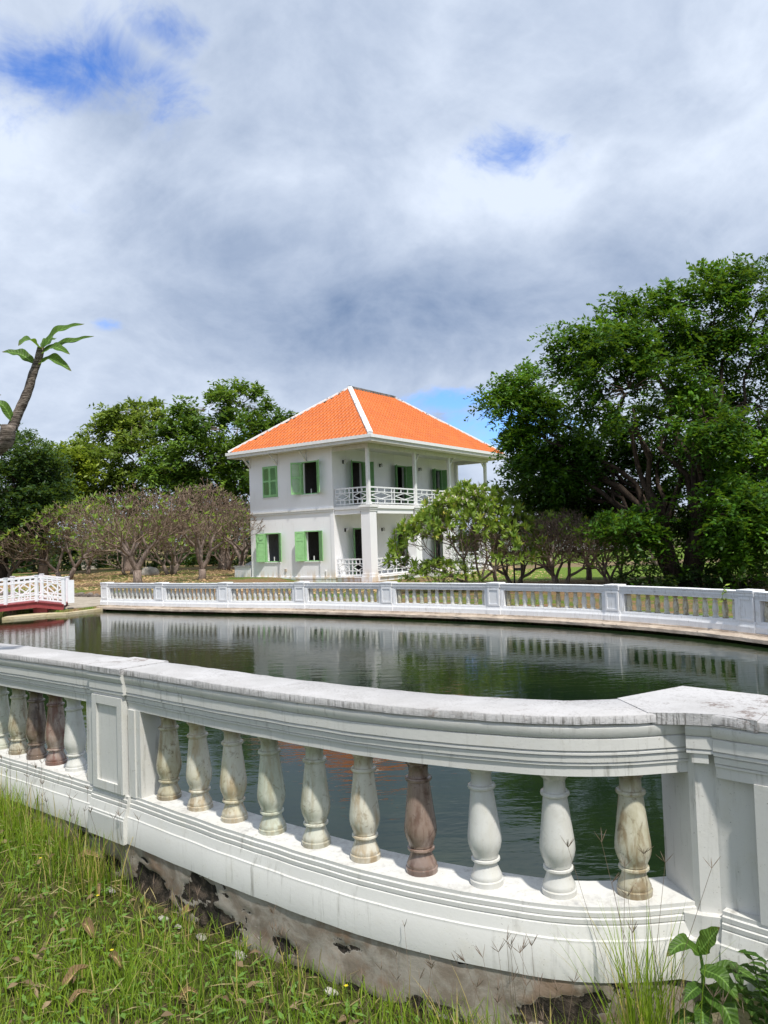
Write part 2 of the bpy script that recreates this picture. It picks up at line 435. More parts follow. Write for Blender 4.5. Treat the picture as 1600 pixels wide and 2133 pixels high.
M['lamp_glass'] = plain('frosted_glass', (.6, .6, .58), .25, .5, .05)
def tile_mat():
    t = NT('orange_roof_tile', .42, .4)
    n = t.noise(t.obj, 3.5, 6, .7); b = t.noise(t.obj, .6, 4)
    a = t.attr('tint').outputs['Fac']
    c = t.mix(a, (.50, .110, .010), (.585, .138, .014))
    c = t.mix(t.math('MULTIPLY', t.ramp(n, .48, .75), .5), c, (.36, .075, .012)); c = t.mix(t.math('MULTIPLY', t.ramp(b, .5, .72), .35), c, (.62, .17, .03))
    t.bump(n, .2, .01); return t.color(c)
M['tile'] = tile_mat()
def stone_mat(name, a, b, dark):
    t = NT(name, .9, .2)
    n = t.noise(t.pos, 2.5, 8, .65, .5); f = t.noise(t.pos, 18, 8, .7); r = t.noise(t.scale(t.pos, (1, 1, 3)), 5, 9, .7, .6)
    c = t.mix(t.ramp(n, .35, .65), a, b); c = t.mix(t.math('MULTIPLY', t.ramp(r, .55, .68), .8), c, dark)
    t.bump(t.math('ADD', n, f), .7, .03); return t.color(c)
def ridge_mat():
    t = NT('weathered_ridge_mortar', .85, .2)
    n = t.noise(t.pos, 3.2, 10, .72, .6)
    t.bump(n, .5, .02)
    return t.color(t.mix(t.ramp(n, .53, .64), (.80, .80, .80), (.12, .115, .11)))
M['ridge'] = ridge_mat()
M['ridge_top'] = stone_mat('blackened_ridge', (.10, .095, .09), (.24, .23, .22), (.45, .44, .43))
M['maroon'] = plain('maroon_deck_paint', (.30, .055, .06), .5, .35, .12)
M['white_wood'] = plain('white_wood_paint', (.82, .83, .85), .5, .35, .03)
M['kerb'] = stone_mat('pale_kerb_stone', (.36, .29, .23), (.52, .44, .36), (.12, .10, .08))
M['apron'] = stone_mat('yellowed_concrete', (.46, .38, .22), (.56, .49, .34), (.26, .22, .14))
M['path'] = stone_mat('grey_path_concrete', (.30, .26, .21), (.42, .37, .30), (.20, .17, .14))
M['rubble'] = stone_mat('dark_rubble_stone', (.10, .085, .075), (.24, .20, .17), (.04, .035, .03))
M['boulder'] = stone_mat('pale_boulder', (.45, .41, .37), (.62, .58, .52), (.2, .17, .15))
M['chip'] = stone_mat('white_stone_chip', (.34, .32, .28), (.50, .48, .43), (.2, .17, .13))
M['slab_grey'] = stone_mat('grey_slab', (.30, .30, .30), (.42, .42, .41), (.16, .16, .15))
M['cream'] = ceramic('cream_glaze', (.54, .505, .375), (.62, .60, .51), (.36, .25, .12), .55)
M['olive'] = ceramic('olive_cream_glaze', (.42, .39, .275), (.55, .53, .42), (.22, .155, .075), .70)
M['greenish'] = ceramic('greenish_white_glaze', (.48, .505, .415), (.60, .60, .52), (.29, .24, .13), .50)
M['glaze_white'] = ceramic('white_glaze', (.58, .575, .54), (.63, .63, .605), (.46, .43, .34), .18)
M['brown'] = ceramic('brown_clay_glaze', (.27, .20, .165), (.37, .31, .27), (.12, .065, .045), .65)
M['darkbrown'] = ceramic('dark_brown_clay_glaze', (.16, .115, .085), (.25, .20, .16), (.07, .04, .03), .7)
M['redbrown'] = ceramic('red_brown_clay_glaze', (.25, .165, .125), (.36, .29, .25), (.15, .055, .035), .7)
CER = [M[k] for k in ('cream', 'olive', 'greenish', 'glaze_white', 'brown')]
M['bark'] = barkmat('grey_plumeria_bark', (.14, .105, .085), (.30, .235, .20))
M['twig'] = barkmat('brown_plumeria_twig', (.125, .088, .064), (.27, .20, .152))
M['bark_dark'] = barkmat('dark_tree_bark', (.026, .019, .015), (.075, .054, .040))
def scar_bark():
    t = NT('leaf_scarred_bark', .85, .2)
    ring = t.noise(t.scale(t.pos, (9, 9, 55)), 1.6, 6, .65, .8); n = t.noise(t.pos, 22, 6, .65)
    c = t.mix(t.ramp(ring, .40, .60), (.075, .058, .046), (.26, .215, .18)); c = t.mix(t.math('MULTIPLY', t.ramp(n, .58, .72), .6), c, (.40, .36, .31))
    t.bump(t.math('ADD', ring, t.math('MULTIPLY', n, .4)), .9, .012); return t.color(c)
M['scar'] = scar_bark()
M['leaf_big'] = leafmat('feathery_green_leaf', (.016, .060, .006), (.12, .29, .016), (.23, .42, .02), .35)
M['leaf_olive'] = leafmat('olive_green_leaf', (.080, .140, .022), (.34, .43, .06), (.46, .48, .05))
M['leaf_mid'] = leafmat('mid_green_leaf', (.040, .100, .014), (.22, .36, .04), (.34, .44, .04))
M['leaf_deep'] = leafmat('deep_green_leaf', (.018, .050, .014), (.075, .145, .032), (.13, .21, .035))
M['leaf_yellow'] = leafmat('yellow_green_leaf', (.12, .19, .015), (.36, .42, .035), (.45, .46, .04))
M['leaf_plum'] = leafmat('plumeria_leaf', (.09, .18, .024), (.36, .47, .065), (.55, .46, .08), .4)
M['leaf_near'] = leafmat('glossy_plumeria_leaf', (.05, .12, .02), (.13, .25, .04), None, .45, .5, veins=True)
M['flower'] = leafmat('cream_flower', (.62, .55, .42), (.80, .76, .66), None, .3)
M['yflower'] = leafmat('yellow_flower', (.75, .60, .02), (.85, .72, .05), None, .3)
M['grass'] = leafmat('grass_blade', (.10, .19, .013), (.34, .46, .04), (.50, .40, .14), .45, .5, (.80, .95))
M['straw'] = leafmat('dry_grass', (.26, .21, .09), (.46, .39, .19), None, .35, .6)
M['seed'] = leafmat('grass_seed_head', (.16, .11, .09), (.30, .22, .15), None, .3, .6)
M['dry'] = leafmat('dry_leaf', (.18, .11, .055), (.34, .23, .12), None, .2, .8, veins=True)
M['litter'] = leafmat('brown_leaf_bits', (.12, .075, .04), (.34, .25, .15), None, .2, .8)
M['weed'] = leafmat('weed_leaf', (.035, .095, .014), (.10, .19, .028), None, .4, .5, veins=True)
M['ground'] = ground_mat()
def water_mat():
    t = NT('pond_water', .035, .5)
    t.b.inputs['IOR'].default_value = 1.33
    n = t.noise(t.pos, .35, 4)
    c = t.mix(t.ramp(n, .35, .7), (.007, .015, .007), (.015, .027, .008))
    # ripples, longer across the line of sight of the breeze
    a = t.noise(t.scale(t.pos, (1.0, 2.6, 1)), 2.1, 1.5, .4, .2); b = t.noise(t.scale(t.pos, (1.2, 2.8, 1)), 6.0, 2, .5, .4)
    area = t.ramp(t.noise(t.scale(t.pos, (.5, 1, 1)), .28, 3), .35, .62, .45, 1.)
    h = t.math('MULTIPLY', t.math('ADD', a, t.math('MULTIPLY', b, .45)), area)
    t.bump(h, 1.0, .0040)
    return t.color(c)
M['water'] = water_mat()

# ------------------------------------------------------------------ plan of the pond
far_front = [(-11.0, 29.71), (-8.24, 27.88), (-5.58, 26.33), (-2.85, 24.93), (-.03, 23.08), (2.87, 20.97), (5.40, 18.55), (7.25, 15.61)]
far_ctrl = far_front + [(8.15, 12.3), (8.1, 8.9)]
far_path = Path(spline(far_ctrl, .12))
near_front = [(-8.5, 9.9), (-5.6, 7.62), (-4.0, 6.40), (-2.718, 5.425), (-1.60, 4.545), (-.74, 3.82), (-.028, 3.298), (.535, 3.025), (.873, 2.966), (1.20, 3.00)]
nf = Path(spline(near_front, .06))
def offset_path(pa, d, step=.06):
    out = []
    n = int(pa.len/step)
    for k in range(n+1):
        s = pa.len*k/n; t = pa.tan(s); p = pa.at(s); out.append((p[0]-t[1]*d, p[1]+t[0]*d))
    return Path(out)
near_c = offset_path(nf, .15)              # centre line of the near balustrade, running left to right
far_c = offset_path(far_path, .15)         # travelling left to right the land lies on the left: centre line is landward
right_c = Path(spline([(1.235, 3.10), (1.72, 2.60), (2.25, 2.02), (2.75, 1.42), (3.2, .8)], .06))

outline = [(-11.0, 29.55)] + [tuple(p) for p in far_path.p[4::4]] + [(7.2, 6.2), (5.6, 3.6), (4.2, 1.6), (3.3, .85)] + \
          [tuple(p) for p in right_c.p[::-4]][1:] + [tuple(p) for p in near_c.p[::-4]] + [(-14, 14), (-20, 17.5), (-25, 21), (-26, 27), (-22, 30.6), (-16, 29.6), (-12.7, 28.3), (-11.7, 27.95)]
def G(x, y):
    """ground level"""
    near = smoothstep(15, 8, y)
    s = (x+14.96)*.514+(y-36.06)*.857
    bed = .25*smoothstep(.05, .35, s)*smoothstep(-4.5, -6.5, x)
    far = .17+bed + .004*max(0, y-60)
    nearz = .350 + .10*smoothstep(2.8, -2, y) + .17*smoothstep(-1.2, -2.6, x) - .02*math.sin(x*2.1+y)*1
    return far*(1-near)+nearz*near
def build_ground():
    c = np.array([-2., 15.])
    O = np.array(outline); d = O-c; d /= np.linalg.norm(d, axis=1, keepdims=True)
    offs = [-.02, .0, .15, .4, .8, 1.3, 2, 2.7, 3.4, 4.2, 5, 5.8, 6.4, 6.8, 7.2, 7.7, 8.3, 9, 10, 11.5, 13, 15, 18, 22, 27, 33, 40, 50, 65, 90, 140, 250, 500, 1100]
    V = []; n = len(O)
    for k, o in enumerate(offs):
        for i in range(n):
            x, y = O[i]+d[i]*o
            z = -.9 if k == 0 else G(x, y)+ (.02*mnoise.noise((x*.7, y*.7, 0)) if o > .5 else 0)
            if 20 < o < 600 and y > 60: z += .0
            V.append((x, y, z))
    F = [(k*n+i, k*n+(i+1) % n, (k+1)*n+(i+1) % n, (k+1)*n+i) for k in range(len(offs)-1) for i in range(n)]
    mb = MB(); mb.add(V, F); o = mb.build('ground', M['ground'], None, True); fixn(o.data)
    tag(o, 'leaf-strewn garden ground and grassy bank around the pond', 'ground', kind='structure')
    w = MB(); w.add([(x, y, 0.) for x, y in O], [tuple(range(n))])
    o = w.build('pond_water', M['water']); fixn(o.data)
    if o.data.polygons[0].normal.z < 0: o.data.flip_normals()
    tag(o, 'rippled dark green pond water between the balustrades', 'water', kind='structure')
    b = MB(); b.add([(x, y, -.88) for x, y in O], [tuple(range(n))]); o = b.build('pond_bed', M['rubble'])
    tag(o, 'muddy bed of the pond under the water', 'pond bed', kind='structure')
build_ground()

# ------------------------------------------------------------------ balustrades
half_rail = [(.141, 0), (.146, -.005), (.146, -.034), (.132, -.039), (.142, -.047), (.142, -.060), (.135, -.080), (.132, -.086), (.124, -.089), (.131, -.093), (.131, -.136),
             (.121, -.140), (.128, -.146), (.128, -.154), (.117, -.158), (.122, -.162), (.121, -.183), (.112, -.186), (.117, -.190), (.117, -.197), (.110, -.200), (.110, -.24)]
half_base = [(.150, 0), (.151, .134), (.147, .140), (.147, .150), (.141, .155), (.130, .198), (.123, .202), (.127, .206), (.127, .222), (.118, .226), (.121, .230), (.121, .246), (.114, .250), (.114, .265)]
def rail_prof(zs=1., grow=0., cap=True, lo=0, hi=None):
    h = [(n+grow, z*zs) for n, z in half_rail][lo:hi]
    return [(-n, z) for n, z in h] + [(n, z) for n, z in reversed(h)]
def base_prof(zs=1., grow=0.):
    h = [(n+grow, z*zs) for n, z in half_base]
    return [(n, z) for n, z in h] + [(-n, z) for n, z in reversed(h)]
bal_prof = [(.069, 0), (.070, .022), (.064, .026), (.066, .036), (.062, .044), (.056, .058), (.049, .075), (.047, .090), (.055, .094), (.0605, .100), (.0595, .107), (.050, .110),
            (.054, .113), (.054, .118), (.056, .126), (.066, .150), (.0715, .176), (.0705, .203), (.065, .245), (.059, .295), (.053, .345), (.048, .385), (.0475, .388), (.057, .393), (.0595, .400),
            (.0565, .407), (.046, .410), (.0430, .425), (.0435, .452), (.050, .463), (.058, .470), (.060, .482), (.063, .486), (.064, .495)]
mb = MB(); mb.lathe(bal_prof, 24); BAL = mb.mesh('baluster', True); fixn(BAL); BAL.set_sharp_from_angle(angle=R(50))
mb = MB(); mb.lathe(bal_prof[::2]+[bal_prof[-1]], 12); BALF = mb.mesh('baluster', True); fixn(BALF)
def balusters_on(parent, path, z, me_map, ts, mats, zs=1.):
    for t_, mat in zip(ts, mats):
        me = me_map.get(mat.name)
        if me is None:
            me = me_map['src'].copy(); me.materials.clear(); me.materials.append(mat); me_map[mat.name] = me
        o = link_mesh('baluster', me, None, parent); p = path.at(t_)
        o.location = (p[0], p[1], z); o.scale = (1, 1, zs)
        o.rotation_euler = (R(random.uniform(-1, 1)), R(random.uniform(-1, 1)), random.uniform(0, 6))

def bay(parent, path, a, b, zb, H, zs, mat_rail, mat_cap, mat_base, inset, inset2=None):
    """rail with coping, base and the framed jambs of one bay between two posts"""
    zt = zb+H
    pts = path.sub(a, b)
    r = MB(); r.sweep(rail_prof(zs, 0, lo=2), pts, zt, jitter=.004); o = r.build('rail', mat_rail, parent); fixn(o.data); auto_smooth(o, 35)
    if mat_cap is not None:
        h = [(n, z*zs) for n, z in half_rail[:3]]; h[2] = (.146, -.0335*zs)
        pr = [(-n, z) for n, z in h]+[(n, z) for n, z in reversed(h)]
        fine_pts = path.sub(a, b, .04); c = MB(); c.sweep(pr, fine_pts, zt+.0015)
        for i, (x, y, z) in enumerate(c.v):      # worn arris
            k = mnoise.noise((x*9, y*9, z*9))*.004+mnoise.noise((x*28, y*28, z*20))*.002
            c.v[i] = (x+k*.4, y+k*.8, z+k*.5)
        cp = c.build('coping', mat_cap, o); fixn(cp.data); auto_smooth(cp, 50)
    b_ = MB(); b_.sweep(base_prof(zs), pts, zb, jitter=.005); o2 = b_.build('plinth', mat_base, parent); fixn(o2.data); auto_smooth(o2, 35)
    for e, sg in ((a+inset, 1), (b-(inset if inset2 is None else inset2), -1)):
        j = MB()
        for n, w0, w1 in ((.121, -.02, .045), (.1115, .045, .09)):
            j.sweep([(-n, .262*zs), (n, .262*zs), (n, H-.236*zs), (-n, H-.236*zs)], path.sub(min(e+sg*w0, e+sg*w1), max(e+sg*w0, e+sg*w1), .05), zb)
        o3 = j.build('jamb', mat_base, parent); fixn(o3.data)

def post(parent, path, s, w, zb, H, zs, mat, mat_cap, grow=.022, panel=True):
    pts = path.sub(s-w/2, s+w/2, w/2)
    a, b = np.array(pts[0]), np.array(pts[-1]); t = (b-a)/np.linalg.norm(b-a); n = np.array([-t[1], t[0]]); c = (a+b)/2
    zt = zb+H
    q = MB(); line = [tuple(c-t*w/2), tuple(c+t*w/2)]
    q.sweep(rail_prof(zs, grow, hi=14), line, zt+.003)
    q.sweep(base_prof(zs, grow), [tuple(c-t*(w/2+grow*.4)), tuple(c+t*(w/2+grow*.4))], zb-.002)
    d = .121+grow
    shaft = w/2-.018
    q.obox((*c, zb+H*.5), (*(t*shaft), 0), (*(n*(d-.006)), 0), (0, 0, H*.40))
    if panel:      # raised frame round a sunk panel on both faces
        z0, z1 = zb+.272*zs, zt-.172*zs
        for sg in (-1, 1):
            for u0_, u1_, za, zc in ((-shaft+.002, -shaft+.05, z0, z1), (shaft-.05, shaft-.002, z0, z1), (-shaft+.05, shaft-.05, z1-.05, z1), (-shaft+.05, shaft-.05, z0, z0+.05)):
                q.obox((*(c+t*(u0_+u1_)/2+n*sg*(d+.001)), (za+zc)/2), (*(t*(u1_-u0_)/2), 0), (*(n*.0075), 0), (0, 0, (zc-za)/2))
    o = q.build('post', mat, parent); fixn(o.data)
    if mat_cap is not None:
        k = MB(); h = [(n_+grow, z*zs) for n_, z in half_rail[:3]]
        k.sweep([(-n_-.001, z) for n_, z in h]+[(n_+.001, z) for n_, z in reversed(h)], [tuple(c-t*(w/2+.001)), tuple(c+t*(w/2+.001))], zt+.006)
        cp = k.build('post_cap', mat_cap, o); fixn(cp.data)
    return o

NB, NH = .60, 1.0
near = empty('balustrade', (0, 0, 0), 0, 'weathered white balustrade curving through the foreground above the grass', 'balustrade')
sp1 = near_c.near((-1.615, 4.74)); sp0 = sp1-3.0; sp2 = near_c.len
post(near, near_c, sp1, .36, NB, NH, 1, M['white'], M['coping'])
post(near, near_c, sp0, .36, NB, NH, 1, M['white'], M['coping'])
bay(near, near_c, sp1+.17, sp2, NB, NH, 1, M['white'], M['coping'], M['white'], .03, -.045)
bay(near, near_c, sp0+.17, sp1-.17, NB, NH, 1, M['white'], M['coping'], M['white'], .03)
bay(near, near_c, sp0-2.9, sp0-.17, NB, NH, 1, M['white'], M['coping'], M['white'], .03)
bm_near = {'src': BAL}
e0, e1 = sp1+.40, sp2-.235
balusters_on(near, near_c, NB+.263, bm_near, [e0+(e1-e0)*k/9 for k in range(10)],
             [M[k] for k in ('olive', 'cream', 'cream', 'greenish', 'greenish', 'cream', 'brown', 'glaze_white', 'glaze_white', 'olive')])
balusters_on(near, near_c, NB+.263, bm_near, [sp1-.36-.255*k for k in range(10)],
             [M[k] for k in ('greenish', 'glaze_white', 'redbrown', 'darkbrown', 'olive', 'greenish', 'cream', 'glaze_white', 'olive', 'cream')])
balusters_on(near, near_c, NB+.263, bm_near, [sp0-.36-.26*k for k in range(9)], [CER[k % 4] for k in range(9)])
# cusp post where the next lobe of the pond starts
rbay = right_c
bay(near, rbay, .10, rbay.len, NB, NH, 1, M['white'], M['coping'], M['white'], .16)
balusters_on(near, rbay, NB+.263, bm_near, [.46+.255*k for k in range(9)], [CER[k % 4] for k in range(9)])
def cusp():
    q = MB(); c = np.array([1.225, 3.075]); f = np.array([-.40, -.916]); t = np.array([.916, -.40])
    fr = np.array([1.172, 2.962])
    # small moulded return in the angle, only under the coping
    q.sweep(rail_prof(1, 0, hi=14), [tuple(fr-f*.128-t*.048), tuple(fr-f*.128+t*.048)], NB+NH+.002)
    q.obox((*(fr-f*.125), NB+.83), (*(t*.030), 0), (*(f*.118), 0), (0, 0, .02))
    q.prism([(1.06, 2.985), (1.15, 2.945), (1.215, 2.925), (1.335, 2.80), (1.56, 3.05), (1.47, 3.25), (1.30, 3.42), (1.10, 3.30)], NB-.002, NB+.15)
    q.prism([(1.10, 3.005), (1.155, 2.975), (1.225, 2.950), (1.345, 2.835), (1.54, 3.05), (1.46, 3.22), (1.30, 3.41), (1.12, 3.28)], NB+.15, NB+.235)
    # body of the post
    q.prism([(1.15, 3.03), (1.165, 3.005), (1.235, 2.985), (1.37, 2.875), (1.52, 3.05), (1.47, 3.2), (1.30, 3.40), (1.14, 3.28)], NB-.0, NB+NH-.045)
    o = q.build('post', M['white'], near); fixn(o.data)
    k = MB(); k.prism([(.955, 3.262), (.99, 2.985), (1.125, 2.955), (1.235, 2.91), (1.32, 2.80), (1.585, 3.15), (1.56, 3.22), (1.31, 3.47)], NB+NH-.040, NB+NH+.0045)
    cp = k.build('post_cap', M['coping'], o); fixn(cp.data)
cusp()

# exposed footing under the near balustrade: plaster fallen away from dark rubble
def footing():
    t = NT('footing_plaster', .9, .15); a = t.attr('mask').outputs['Fac']
    n = t.noise(t.pos, 7, 8, .65, .5); f = t.noise(t.pos, 45, 6, .7)
    pl = t.mix(t.ramp(n, .38, .62), (.235, .195, .155), (.36, .325, .28)); pl = t.mix(t.math('MULTIPLY', t.ramp(f, .56, .75), .25), pl, (.17, .14, .11)); pl = t.mix(t.math('MULTIPLY', t.ramp(t.noise(t.pos, 2.6, 6, .6), .52, .62), .6), pl, (.25, .15, .09))
    br = t.mix(t.ramp(n, .45, .68), (.030, .026, .022), (.13, .10, .078)); br = t.mix(t.math('MULTIPLY', t.ramp(f, .55, .7), .6), br, (.20, .17, .14))
    det = t.noise(t.pos, 9, 12, .72, .5); hard = t.ramp(t.math('ADD', a, t.math('MULTIPLY', t.math('SUBTRACT', det, .5), 1.9)), .48, .60)
    rim = t.math('MULTIPLY', t.ramp(t.math('ADD', a, t.math('MULTIPLY', t.math('SUBTRACT', det, .5), 1.9)), .40, .49), .55); pl = t.mix(rim, pl, (.45, .42, .37))
    t.color(t.mix(hard, pl, br)); t.bump(t.math('SUBTRACT', t.math('ADD', t.math('MULTIPLY', n, .3), t.math('MULTIPLY', f, t.math('ADD', t.math('MULTIPLY', hard, 1.3), .2))), t.math('MULTIPLY', hard, 1.6)), .8, .012)
    V = []; F = []; mask = []
    ss = np.arange(sp0-1.2, near_c.len+.04, .022); zz = np.arange(NB-.001, .14, -.018); nz = len(zz)
    for s in ss:
        s = min(s, near_c.len); p = near_c.at(s); tt = near_c.tan(s); nn = np.array([tt[1], -tt[0]])
        for z in zz:
            q = (s*3.1, z*7.5, 2.2)
            v = mnoise.fractal(q, .7, 2.1, 5)*.9 + .30*mnoise.noise((s*1.2, 3.3, 9.1)) + .42*smoothstep(.50, .30, z) - .36
            v += .50*smoothstep(.5, .0, abs(s-(sp1+.75))/1.2)*smoothstep(.60, .45, z)
            mk = smoothstep(-.30, .30, v); rough = mnoise.noise((s*16, z*16, 1))*.006
            d = .142 + .012*smoothstep(.46, .30, z) - .010*mk + rough*(.5+mk)
            V.append((p[0]+nn[0]*d, p[1]+nn[1]*d, z)); mask.append(mk)
    for i in range(len(ss)-1):
        for j in range(nz-1): F.append((i*nz+j, i*nz+j+1, (i+1)*nz+j+1, (i+1)*nz+j))
    mb = MB(); mb.add(V, F); o = mb.build('footing', t.m, near, True)
    at = o.data.attributes.new('mask', 'FLOAT', 'POINT'); at.data.foreach_set('value', mask)
    w = MB(); w.sweep([(-.125, -1.5), (.125, -1.5), (.125, -.004), (-.125, -.004)], near_c.sub(sp0-2.9, near_c.len, .15), NB); o = w.build('footing_core', M['rubble'], near); fixn(o.data)
    w = MB(); w.sweep([(-.135, -1.5), (.135, -1.5), (.135, -.004), (-.135, -.004)], rbay.sub(0, rbay.len, .15), NB); o = w.build('footing_core', M['apron'], near); fixn(o.data)
footing()

FB, FH, FZ = .20, .85, .85
farb = empty('balustrade', (0, 0, 0), 0, 'long white balustrade along the far bank of the pond before the house', 'balustrade')
bm_far = {'src': BALF}
fs = [far_c.near(far_c.at(far_c.s[np.argmin(((far_c.p-np.array(q))**2).sum(1))])) for q in far_front+[(8.15, 12.3), (8.1, 8.9)]]
fs[0] += .12; fs[-1] -= .2
for s in fs: post(farb, far_c, s, .40, FB, FH, FZ, M['white_far'], None, .03)
nb = [11, 12, 12, 12, 12, 12, 12, 12, 12]
for i in range(len(fs)-1):
    a, b = fs[i]+.19, fs[i+1]-.19
    bay(farb, far_c, a, b, FB, FH, FZ, M['white_far'], None, M['white_far'], .03)
    ts = [a+.20+(b-a-.40)*k/(nb[i]-1) for k in range(nb[i])]
    pool = ('glaze_white',)*9+('greenish',) if i < 4 else (('glaze_white', 'glaze_white', 'greenish', 'olive') if i < 6 else ('glaze_white', 'olive', 'greenish', 'cream'))
    balusters_on(farb, far_c, FB+.262*FZ, bm_far, ts, [M[random.choice(pool)] for _ in ts], FZ)
# kerb: a projecting stone step under the far balustrade with a shaded undercut
k = MB(); kp = far_path.sub(.0, far_path.len, .25)
k.sweep([(.6, -.5), (.6, .196), (-.05, .198), (-.06, .165), (-.30, .158), (-.34, .14), (-.345, .075), (-.31, .062), (.12, .055), (.12, -.5)], kp, 0)
for i, (x, y, z) in enumerate(k.v):
    if z > 0: e = mnoise.noise((x*2.3, y*2.3, z*6))*.018; k.v[i] = (x+e*.6, y+e, z+e*.35)
o = k.build('pond_kerb', M['kerb']); fixn(o.data)
tag(o, 'pale stone kerb stepping down to the water below the far balustrade', 'kerb', kind='structure')

# ------------------------------------------------------------------ the house
TH = .943
house = empty('house', (-.747, 40, 0), TH, 'two-storey white villa with orange hipped roof, green shutters and open verandas', 'house')
LA, LB, VW = 8.8, 13.1, 2.42
Z1, Z2, ZE = .44, 4.18, 7.45       # ground floor, upper floor, wall head
def wall_openings(mb, u0, u1, z0, z1, th, opens, put):
    """wall with reveals; put(u, n, z) places a point, n = 0 outer face, th inner face"""
    us = sorted({u0, u1, *[o[0] for o in opens], *[o[1] for o in opens]}); zs = sorted({z0, z1, *[o[2] for o in opens], *[o[3] for o in opens]})
    hole = lambda a, b: any(o[0] < a < o[1] and o[2] < b < o[3] for o in opens)
    for i in range(len(us)-1):
        for j in range(len(zs)-1):
            if hole((us[i]+us[i+1])/2, (zs[j]+zs[j+1])/2): continue
            for n in (0, th):
                mb.add([put(us[i], n, zs[j]), put(us[i+1], n, zs[j]), put(us[i+1], n, zs[j+1]), put(us[i], n, zs[j+1])], [(0, 1, 2, 3)])
    for a, b, c, d in list(opens)+[(u0, u1, z0, z1)]:
        for p, q in (((a, c), (b, c)), ((b, c), (b, d)), ((b, d), (a, d)), ((a, d), (a, c))):
            mb.add([put(p[0], 0, p[1]), put(q[0], 0, q[1]), put(q[0], th, q[1]), put(p[0], th, p[1])], [(0, 1, 2, 3)])
TW = .32
WIN = [(6.52, 7.70, 5.0, 6.80), (3.50, 4.70, 5.0, 6.83), (6.50, 7.64, 1.28, 2.95), (3.48, 4.60, 1.29, 2.98)]
mb = MB(); wall_openings(mb, VW, LA, -.1, ZE, TW, WIN, lambda u, n, z: (n, u, z)); mb.build('wall', M['wall'], house, fix=False)
DOORS = [(1.62, 2.78), (5.85, 7.05), (10.05, 11.20)]
opens = [(a, b, Z1+.02, 3.05) for a, b in DOORS]+[(a, b, Z2+.06, 6.82) for a, b in DOORS]
mb = MB(); wall_openings(mb, TW, LB, -.1, ZE, TW, opens, lambda u, n, z: (u, VW+n, z)); mb.build('wall', M['wall'], house)
mb = MB(); mb.box(LB-TW, LB, VW+TW, LA, -.1, ZE); mb.build('wall', M['wall'], house)
mb = MB(); mb.box(TW, LB-TW, LA-TW, LA, -.1, ZE); mb.build('wall', M['wall'], house)
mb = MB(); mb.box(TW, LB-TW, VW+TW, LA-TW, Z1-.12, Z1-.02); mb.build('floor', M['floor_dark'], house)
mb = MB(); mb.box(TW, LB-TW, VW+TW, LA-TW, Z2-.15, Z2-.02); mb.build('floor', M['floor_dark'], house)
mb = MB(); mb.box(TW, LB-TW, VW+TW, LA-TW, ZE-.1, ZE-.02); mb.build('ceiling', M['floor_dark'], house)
for x in (3.6, 8.3):  # inner walls added to darken the rooms behind the openings
    mb = MB(); mb.box(x, x+.12, VW+TW, LA-TW, Z1, ZE-.1); mb.build('added_partition', M['interior'], house)
mb = MB(); mb.box(TW+.02, LB-TW-.02, 5.5, 5.6, Z1, ZE-.1); mb.build('added_partition', M['interior'], house)
# belt course, foot moulding
mb = MB(); mb.box(-.10, -.002, VW-.04, LA+.10, Z2-.10, Z2); mb.box(-.055, -.002, VW-.02, LA+.055, Z2-.22, Z2-.10); mb.box(-.10, 2.5, LA+.002, LA+.10, Z2-.10, Z2)
mb.build('belt_course', M['trim'], house)
mb = MB(); mb.box(-.06, -.002, VW-.05, LA+.06, Z1-.10, Z1-.01); mb.box(-.035, -.002, VW-.03, LA+.035, -.1, Z1-.10); mb.build('base_moulding', M['wall'], house)
mb = MB(); mb.box(-.035, -.002, VW-.002, VW+.30, Z2+.002, ZE); mb.box(-.035, -.002, VW-.002, VW+.22, Z1, Z2-.222); mb.build('corner_pilaster', M['wall'], house)
def shutter(name, hinge, ang, w, z0, z1, normal_base, louvre, mat, parent):
    """one leaf hung at hinge, pointing along angle ang in the house plan"""
    d = Vector((math.cos(ang), math.sin(ang), 0)); n = Vector((-d.y, d.x, 0)); h = Vector(hinge).to_3d()
    q = MB(); th = .022; st = .075
    def piece(u0_, u1_, za, zc, t=th): q.obox(h+d*(u0_+u1_)/2+Vector((0, 0, (za+zc)/2)), d*(u1_-u0_)/2, n*t, (0, 0, (zc-za)/2))
    piece(0, st, z0, z1); piece(w-st, w, z0, z1); zm = z0+(z1-z0)*(.52 if louvre else .70)
    for za, zc in ((z0, z0+.12), (zm-.05, zm+.05), (z1-.10, z1)): piece(st, w-st, za, zc, th*.96)
    if louvre:
        for za, zc in ((z0+.12, zm-.05), (zm+.05, z1-.10)):
            k = int((zc-za)/.062)
            for i in range(k):
                z = za+(i+.5)*(zc-za)/k
                q.obox(h+d*w/2+Vector((0, 0, z)), d*(w/2-st), (n*.62+Vector((0, 0, -.62)))*.028, (n*.7+Vector((0, 0, .7)))*.005)
    else:
        for za, zc in ((z0+.12, zm-.05), (zm+.05, z1-.10)):
            piece(st, w-st, za, zc, .009); piece(st+.06, w-st-.06, za+.06, zc-.06, .017)
        piece(st, w-st, z0+.32, z0+.40, th*.9)
    return q.build(name, mat, parent)
